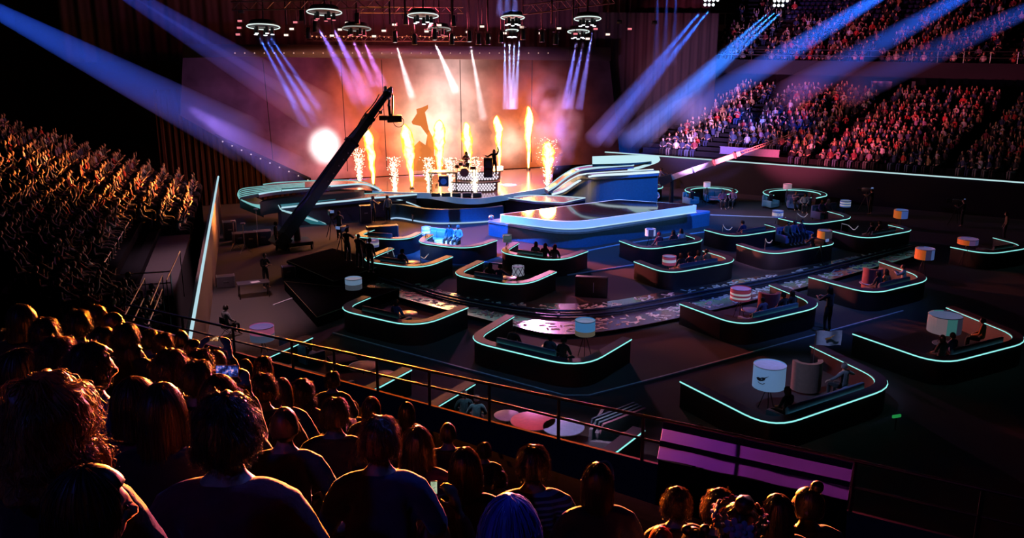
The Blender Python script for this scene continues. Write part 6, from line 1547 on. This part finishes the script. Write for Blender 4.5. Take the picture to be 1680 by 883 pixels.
E_(268, 562, 27, 'short', 'brown', 'wine', 'person with pinkish lit hair under the guard rail end')
E_(298, 556, 22, 'crop', 'brown', 'black', 'small head close to the foot of the parapet light line')
E_(317, 572, 28, 'bob', 'brown', 'black', 'person with dark bob directly left of the raised phone', base_w=.2)
E_(320, 588, 22, 'short', 'light', 'black', 'small lighter head in front of the raised phone')
E_(354, 592, 32, 'bob', 'brown', 'black', 'person with bob right under the raised phone', base_w=.2)
E_(128, 530, 36, 'short', 'dark', 'blue', 'person in a blue collared shirt at the left')
E_(36, 522, 36, 'bob', 'dark', 'black', 'person with rounded dark hair high on the left edge', base_w=.2)
E_(74, 545, 34, 'short', 'dark', 'wine', 'dark haired person below the left edge bob')
E_(104, 556, 32, 'long', 'brown', 'black', 'person with long hair left of the blue collared shirt', base_w=.2)
E_(12, 566, 40, 'short', 'dark', 'black', 'dark head cut by the left edge of the picture')
E_(186, 530, 28, 'crop', 'brown', 'grey', 'close cropped head above the dark short haired one', yaw=-.8)
E_(160, 515, 26, 'bob', 'light', 'tan', 'light haired person above the pale parting bob', base_w=.2)
E_(432, 635, 38, 'short', 'brown', 'black', 'short haired person at the left of the strawberry blond')
E_(462, 638, 36, 'long', 'light', 'tan', 'person with glowing strawberry blond long hair', base_w=.2)
E_(495, 644, 42, 'curly', 'dark', 'black', 'person with dark frizzy hair right of the strawberry blond', base_w=.31)
E_(432, 600, 28, 'short', 'brown', 'black', 'short haired head close to the kerb near the phones')
E_(402, 602, 26, 'long', 'light', 'black', 'person with light wavy hair right of the wide phone', base_w=.2)
E_(545, 622, 23, 'short', 'dark', 'black', 'small dark head at the kerb left of the rosy tables')
E_(467, 694, 44, 'crop', 'light', 'grey', 'child sized person with smooth hair in a bluish grey top', smin=.8)
E_(549, 676, 43, 'short', 'dark', 'black', 'broad person in a black shirt with hair cut short', heavy=1)
E_(577, 668, 19, 'tousled', 'dark', 'navy', 'small curly head peeking right of the black shirt')
E_(609, 666, 30, 'bob', 'light', 'black', 'thin lit outline of a bob behind the navy shirted man', base_w=.2)
E_(667, 673, 27, 'bob', 'dark', 'black', 'dark bob left behind the long wavy hair', base_w=.2)
E_(622, 716, 62, 'short', 'brown', 'navy', 'broad man in a navy shirt seen from behind in the middle', heavy=1)
E_(684, 724, 56, 'longwave', 'brown', 'wine', 'person with long wavy reddish lit hair beside the navy shirt', base_w=.22)
E_(735, 709, 27, 'crop', 'brown', 'black', 'close cropped person right of the long wavy hair')
E_(763, 762, 58, 'long', 'brown', 'black', 'person with long straight auburn hair and a hoop earring', base_w=.2)
E_(794, 738, 22, 'short', 'dark', 'black', 'small head hidden right behind the auburn hair')
E_(874, 757, 50, 'short', 'dark', 'navy', 'person in a striped jumper with dark short hair', striped=True)
E_(980, 785, 54, 'long', 'dark', 'black', 'person with very long dark hair and a thin headband', base_w=.2)
E_(836, 862, 100, 'bob', 'blue', 'black', 'person with smooth blue and violet hair at the bottom edge', base_w=.21)
E_(1110, 822, 46, 'tousled', 'brown', 'black', 'person with spiky hair below the banner at its left')
E_(1180, 828, 52, 'tousled', 'light', 'black', 'person with wavy lit hair next to the spiky hair')
E_(1276, 836, 48, 'bob', 'brown', 'black', 'person with brown bob right of the flower crown', base_w=.2)
E_(1325, 822, 48, 'bun', 'dark', 'black', 'person with dark hair tied up at the right end of the near crowd', yaw=.9)
fp = E_(1212, 860, 62, 'bun', 'dark', 'black', 'person wearing a crown of bright flowers', base_w=.18)
E_(1084, 887, 40, 'crop', 'red', 'black', 'person with bright red hair at the very bottom edge')
E_(1138, 889, 40, 'buns', 'dark', 'black', 'person with round hair buns at the bottom edge')
h = at(1148, 702, 1.72); b_ = seat_on(h, facing(h), 'stand'); person((b_.x, b_.y, 0), facing(h), 'stand', 'bob', 'dark', 'black', 'head with orange lit rim just beyond the banner')
E_(820, 786, 20, 'short', 'dark', 'black', 'small head between the auburn hair and the striped jumper')
# flower crown
hd = fp.location + Matrix.Rotation(fp.rotation_euler.z, 3, 'Z') @ (pose('sit')['hd']*fp.scale.x)
print('CROWN', hd)
t_ = thing('flower_crown', hd, 'crown of red, orange and pink flowers on a dark head', 'flower crown'); rr = random.Random(9)
MB().tube([(math.cos(a*PI/14)*.10, math.sin(a*PI/14)*.115, .065) for a in range(28)], .008, 5, True).build('band', mat('leaf_green', (.05, .10, .05), .6), t_)
for k in range(15):
    a = 2*PI*k/15; c = V((math.cos(a)*.108, math.sin(a)*.122, .07+rr.uniform(-.01, .015))); m = MB(); s = rr.uniform(.024, .036)
    for q in range(6):
        b = 2*PI*q/6; mt = Matrix.Rotation(a, 3, 'Z') @ Matrix.Rotation(PI/2-.3, 3, 'Y') @ Matrix.Rotation(b, 3, 'Z')
        m.ell(c+mt @ V((s*.8, 0, 0)), (s*.62, s*.45, s*.2), 8, 5, mt)
    m.ell(c+V((math.cos(a)*.01, math.sin(a)*.01, .0)), (s*.35,)*3, 8, 5); m.build('flower', mat('petal_%d' % (k % 4), [(.7, .06, .05), (.75, .25, .05), (.7, .25, .4), (.5, .4, .55)][k % 4], .6), t_)
# headband and earring of the long haired people
for o in list(bpy.data.objects):
    if o.get('label', '').startswith('person with very long dark hair'):
        MB().tube([(math.cos(a*PI/16)*.099, -.01+math.sin(a*PI/16)*.03, .115*math.sin(abs(math.sin(a*PI/32)*PI))-.0+.03) for a in range(17)], .007, 5).build('headband', mat('headband_tan', (.45, .28, .18), .4), o, pose('sit')['hd'])
    if o.get('label', '').endswith('hoop earring'):
        MB().tube([(.106, -.02+math.cos(a*PI/8)*.022, -.06+math.sin(a*PI/8)*.03) for a in range(16)], .003, 5, True).build('hoop_earring', STEEL, o, pose('sit')['hd'])
# studs on the denim jacket
for o in list(bpy.data.objects):
    if 'studded denim jacket with face' in o.get('label', ''):
        m = MB(); rr = random.Random(2)
        for k in range(110):
            x, z = rr.uniform(-.2, .2), rr.uniform(.85, 1.06); m.ell((x, -.135+abs(x)*.16, z), .006, 6, 4)
        m.build('studs', STEEL, o)
# people holding phones
def phone(u, v, wpx, horizontal, label, plabel, style, dye, s, picture):
    p = deep(u, v, s); t = thing('smartphone', p, label, 'phone', None, facing(p)+(0 if horizontal else 0)); w_, h_ = (wpx*s/F, wpx*s/F*.5) if horizontal else (wpx*s/F, wpx*s/F*1.9)
    t.rotation_euler = (-.25, 0, facing(p))
    MB().rbox((0, 0, 0), (w_*1.08, .010, h_*1.12), 0, .004).build('case', BLACKM, t)
    m, nt, out = nodes_of('phone_picture'); tc = N(nt, 'ShaderNodeTexCoord'); nz = N(nt, 'ShaderNodeTexNoise'); nz.inputs['Scale'].default_value = 45
    nt.links.new(tc.outputs['Object'], nz.inputs['Vector']); cr = N(nt, 'ShaderNodeValToRGB'); e = cr.color_ramp.elements
    e[0].position = .42; e[0].color = c4(picture[0]); e[1].position = .72; e[1].color = c4(picture[2]); x = e.new(.56); x.color = c4(picture[1])
    nt.links.new(nz.outputs['Fac'], cr.inputs[0]); em = N(nt, 'ShaderNodeEmission'); em.inputs[1].default_value = .9; nt.links.new(cr.outputs[0], em.inputs[0]); nt.links.new(em.outputs[0], out.inputs[0])
    MB().box((0, -.0062, 0), (w_, .002, h_)).build('screen', m, t)
    fa = facing(p); b = p-Matrix.Rotation(fa, 3, 'Z') @ V((0, .37, 1.37)); person(b, fa, 'sit_phone', style, dye, 'black', plabel)
phone(373, 609, 34, True, 'wide phone filming the stage held up in the near crowd', 'person with both hands holding up the wide phone', 'short', 'dark', 5.4, [(.01, .01, .06), (.05, .1, .5), (1, .5, .7)])
phone(351, 556, 14, True, 'small raised phone with an orange screen under the guard rail', 'person raising the small orange phone', 'short', 'brown', 7.2, [(.03, .01, .01), (.4, .15, .05), (1, .8, .5)])
phone(712, 800, 10, False, 'phone with a pale green screen held low beside the navy shirt', 'person holding the pale green phone low', 'long', 'brown', 4.6, [(.3, .4, .25), (.5, .6, .4), (.1, .12, .1)])

# ------------------------------------------------------------------ crowds of the two far stands
rr = random.Random(21); left_spots = []
for r in range(0, 14):
    k, z = lrow(r); t = max(0, (k-3))*1.1+.3; t1 = LL-1.6-.12*k
    while t < t1:
        t += rr.uniform(.50, .62)
        if 5.6 < t < 17.4 and k < 3.9: continue
        if 19.5 < t-.2*k < 20.4: continue
        if rr.random() < (.10 if t > 10 else .28): continue
        p = lpos(t, k-.02+rr.uniform(-.05, .05), z)
        u = p.x/ (p.y*math.cos(PITCH)-(p.z+1.2-EYE)*math.sin(PITCH))*F+840
        if u < -15 or u > 345: continue
        left_spots.append((p.length, p, r))
left_spots.sort(key=lambda q: q[0])
kinds = ['sit', 'sit', 'sit', 'sit_clap', 'sit_clap', 'sit_cheer', 'sit_wide', 'sit_phone']
styles = ['short', 'crop', 'bob', 'long', 'tousled', 'pony', 'bun', 'bald']; dyes = ['black', 'dark', 'brown', 'light', 'blond', 'grey']
wears = ['black', 'white', 'white', 'grey', 'wine', 'tan', 'red', 'navy', 'mauve', 'black', 'denim', 'navy']
NUM_LEFT = 160
for i, (d, p, r) in enumerate(left_spots[:NUM_LEFT]):
    kd, st, dy, wr = rr.choice(kinds), rr.choice(styles), rr.choice(dyes), rr.choice(wears)
    what = {'sit': 'hands in the lap', 'sit_clap': 'clapping', 'sit_cheer': 'with both arms raised', 'sit_wide': 'with arms spread', 'sit_phone': 'hands before the face'}[kd]
    band = ('first two rows' if r < 2 else 'middle rows' if r < 5 else 'upper rows')
    hw = {'bald': 'bald', 'crop': 'cropped', 'short': 'short', 'bob': 'bobbed', 'long': 'long', 'tousled': 'tousled', 'pony': 'ponytail', 'bun': 'tied-up'}[st]
    lab = '%s wearer, %s %s hair, %s, %s left stand' % (wr, dy, hw, what, band)
    if st == 'bald': lab = 'bald %s wearer, %s, %s left stand' % (wr, what, band)
    person(p+V((0, 0, -.02)), facing(p, V((-3+rr.uniform(-6, 6), 58, 0))), kd, st, dy, wr, lab, 'spectators of the left stand', 0, rr.uniform(.93, 1.06), 0, 0, rr.randrange(4), hs=1.0)
# everyone farther away: one crowd
def far_person(arms):
    m = MB(); m.k = 1
    m.ell((0, 0, .83), (.20, .135, .34), 8, 6); m.ell((0, .0, 1.06), (.21, .10, .09), 8, 4)
    m.k = 3
    m.ell((-.1, .24, .52), (.09, .28, .09), 6, 4); m.ell((.1, .24, .52), (.09, .28, .09), 6, 4); m.cyl((-.1, .46, .5), (-.1, .46, .02), .07, .05, 5); m.cyl((.1, .46, .5), (.1, .46, .02), .07, .05, 5)
    m.k = 1
    for s in (-1, 1):
        if arms == 1: m.cyl((s*.2, 0, 1.05), (s*.26, .1, 1.32), .055, .045, 5); m.k = 0; m.cyl((s*.26, .1, 1.3), (s*.2, .14, 1.58), .045, .04, 5); m.k = 1
        elif arms == 2: m.cyl((s*.2, 0, 1.05), (s*.24, .18, .85), .055, .045, 5); m.k = 0; m.cyl((s*.24, .18, .85), (s*.03, .36, 1.0), .045, .04, 5); m.k = 1
        else: m.cyl((s*.2, 0, 1.05), (s*.27, .05, .78), .055, .045, 5); m.k = 0; m.cyl((s*.27, .05, .78), (s*.1, .26, .66), .045, .04, 5); m.k = 1
    m.k = 0; m.ell((0, .03, 1.27), (.08, .095, .12), 8, 6); m.cyl((0, .02, 1.1), (0, .02, 1.2), .05, n=6)
    m.k = 2; m.ell((0, .005, 1.30), (.088, .10, .105), 8, 6)
    return m
PROTO = [far_person(k) for k in (0, 2, 1)]
def island_mat(name, cols, rough=.8):
    m, nt, out = nodes_of(name); g = N(nt, 'ShaderNodeAttribute', attribute_name='hue'); cr = N(nt, 'ShaderNodeValToRGB'); cr.color_ramp.interpolation = 'CONSTANT'
    e = cr.color_ramp.elements
    for i, c in enumerate(cols):
        x = e[i] if i < 2 else e.new(i/len(cols)); x.position = i/len(cols); x.color = c4(c)
    nt.links.new(g.outputs['Fac'], cr.inputs[0]); b = N(nt, 'ShaderNodeBsdfPrincipled'); b.inputs['Roughness'].default_value = rough; nt.links.new(cr.outputs[0], b.inputs['Base Color']); nt.links.new(b.outputs[0], out.inputs[0]); return m
CM = [island_mat('crowd_skin', SKINS, .5), island_mat('crowd_clothes', [WEAR[k] for k in ('black', 'white', 'grey', 'black', 'red', 'navy', 'black', 'tan', 'black', 'wine', 'mauve', 'navy', 'black', 'denim')]), island_mat('crowd_hair', [DYE[k] for k in ('black', 'dark', 'brown', 'light', 'dark', 'blond')]), island_mat('crowd_trousers', [WEAR[k] for k in ('black', 'navy', 'grey', 'denim')])]
allp = [(p, facing(p, V((-3, 58, 0)))) for d, p, r in left_spots[NUM_LEFT:]]
def inframe(p):
    q = p+V((0, 0, 1))-EYEP; z = q.dot(FW); return z > 1 and -15 < 840+q.x/z*F < 1695 and 441.5-q.dot(UP)/z*F > -12
def rclear(p): return True
for r in range(0, 15):
    k, z = rrow(r); t = 5.2+.25*k
    while t < 40:
        t += rr.uniform(.52, .62); tt = t-.28*k
        if any(abs(tt-a) < .55 for a in (9.2, 18.2, 27.5)): continue
        if r < 2 and 10.5 < t < 16.5: continue
        if rr.random() < .13: continue
        p = rpos(t, k, z)
        if inframe(p): allp.append((p, facing(p, V((0, 52, 0)))))
for r in range(0, 18):
    k, z = urow(r); t = 4.5
    while t < 46:
        t += rr.uniform(.52, .62); tt = t-.20*k
        if any(abs(tt-a) < .6 for a in (5.6, 16.2, 26.5)): continue
        if rr.random() < (.28 if r < 9 else .85 if t < 18 else .5): continue
        p = rpos(t, k, z)
        if inframe(p): allp.append((p, facing(p, V((0, 52, 0)))))
vs, fs, mi, hue = [], [], [], []
for p, fa in allp:
    pr = rr.choices(PROTO, (6, 3, 1))[0]; o = len(vs); c, s = math.cos(fa), math.sin(fa); q = rr.uniform(.92, 1.08)
    vs += [(p.x+(x*c-y*s)*q, p.y+(x*s+y*c)*q, p.z+zz*q-.02) for x, y, zz in pr.v]
    fs += [tuple(i+o for i in f) for f in pr.f]; mi += pr.mi; h = (rr.random(), rr.random(), rr.random(), rr.random()); hue += [h[k] for k in pr.mi]
me = bpy.data.meshes.new('seated_crowd'); me.from_pydata(vs, [], fs)
for m in CM: me.materials.append(m)
me.polygons.foreach_set('material_index', mi); me.polygons.foreach_set('use_smooth', [True]*len(fs))
at_ = me.attributes.new('hue', 'FLOAT', 'FACE'); at_.data.foreach_set('value', hue); me.update()
tag(link('seated_crowd', me), 'dense crowd of seated spectators filling the far stands', 'crowd', None, 'stuff')
# rows of empty seats high up on the right and a few at the left
m = MB()
for r in range(9, 18):
    k, z = urow(r)
    for j in range(34):
        t = 9+j*.55; p = rpos(t, k, z); q = math.atan2(RD.y, RD.x)
        if not inframe(p): continue
        m.box(p+V((0, 0, .46)), (.46, .42, .06), q); m.box(p+RN*.2+V((0, 0, .70)), (.46, .06, .44), q)
o = m.build('empty_seat_rows', mat('seat_blue', (.015, .025, .09), .5), smooth=None); tag(o, 'rows of empty blue seats high in the upper right tier', 'seats', None, 'stuff')
print('people', sum(1 for o in bpy.data.objects if o.get('category') == 'person'), 'crowd', len(allp), 'left', len(left_spots))
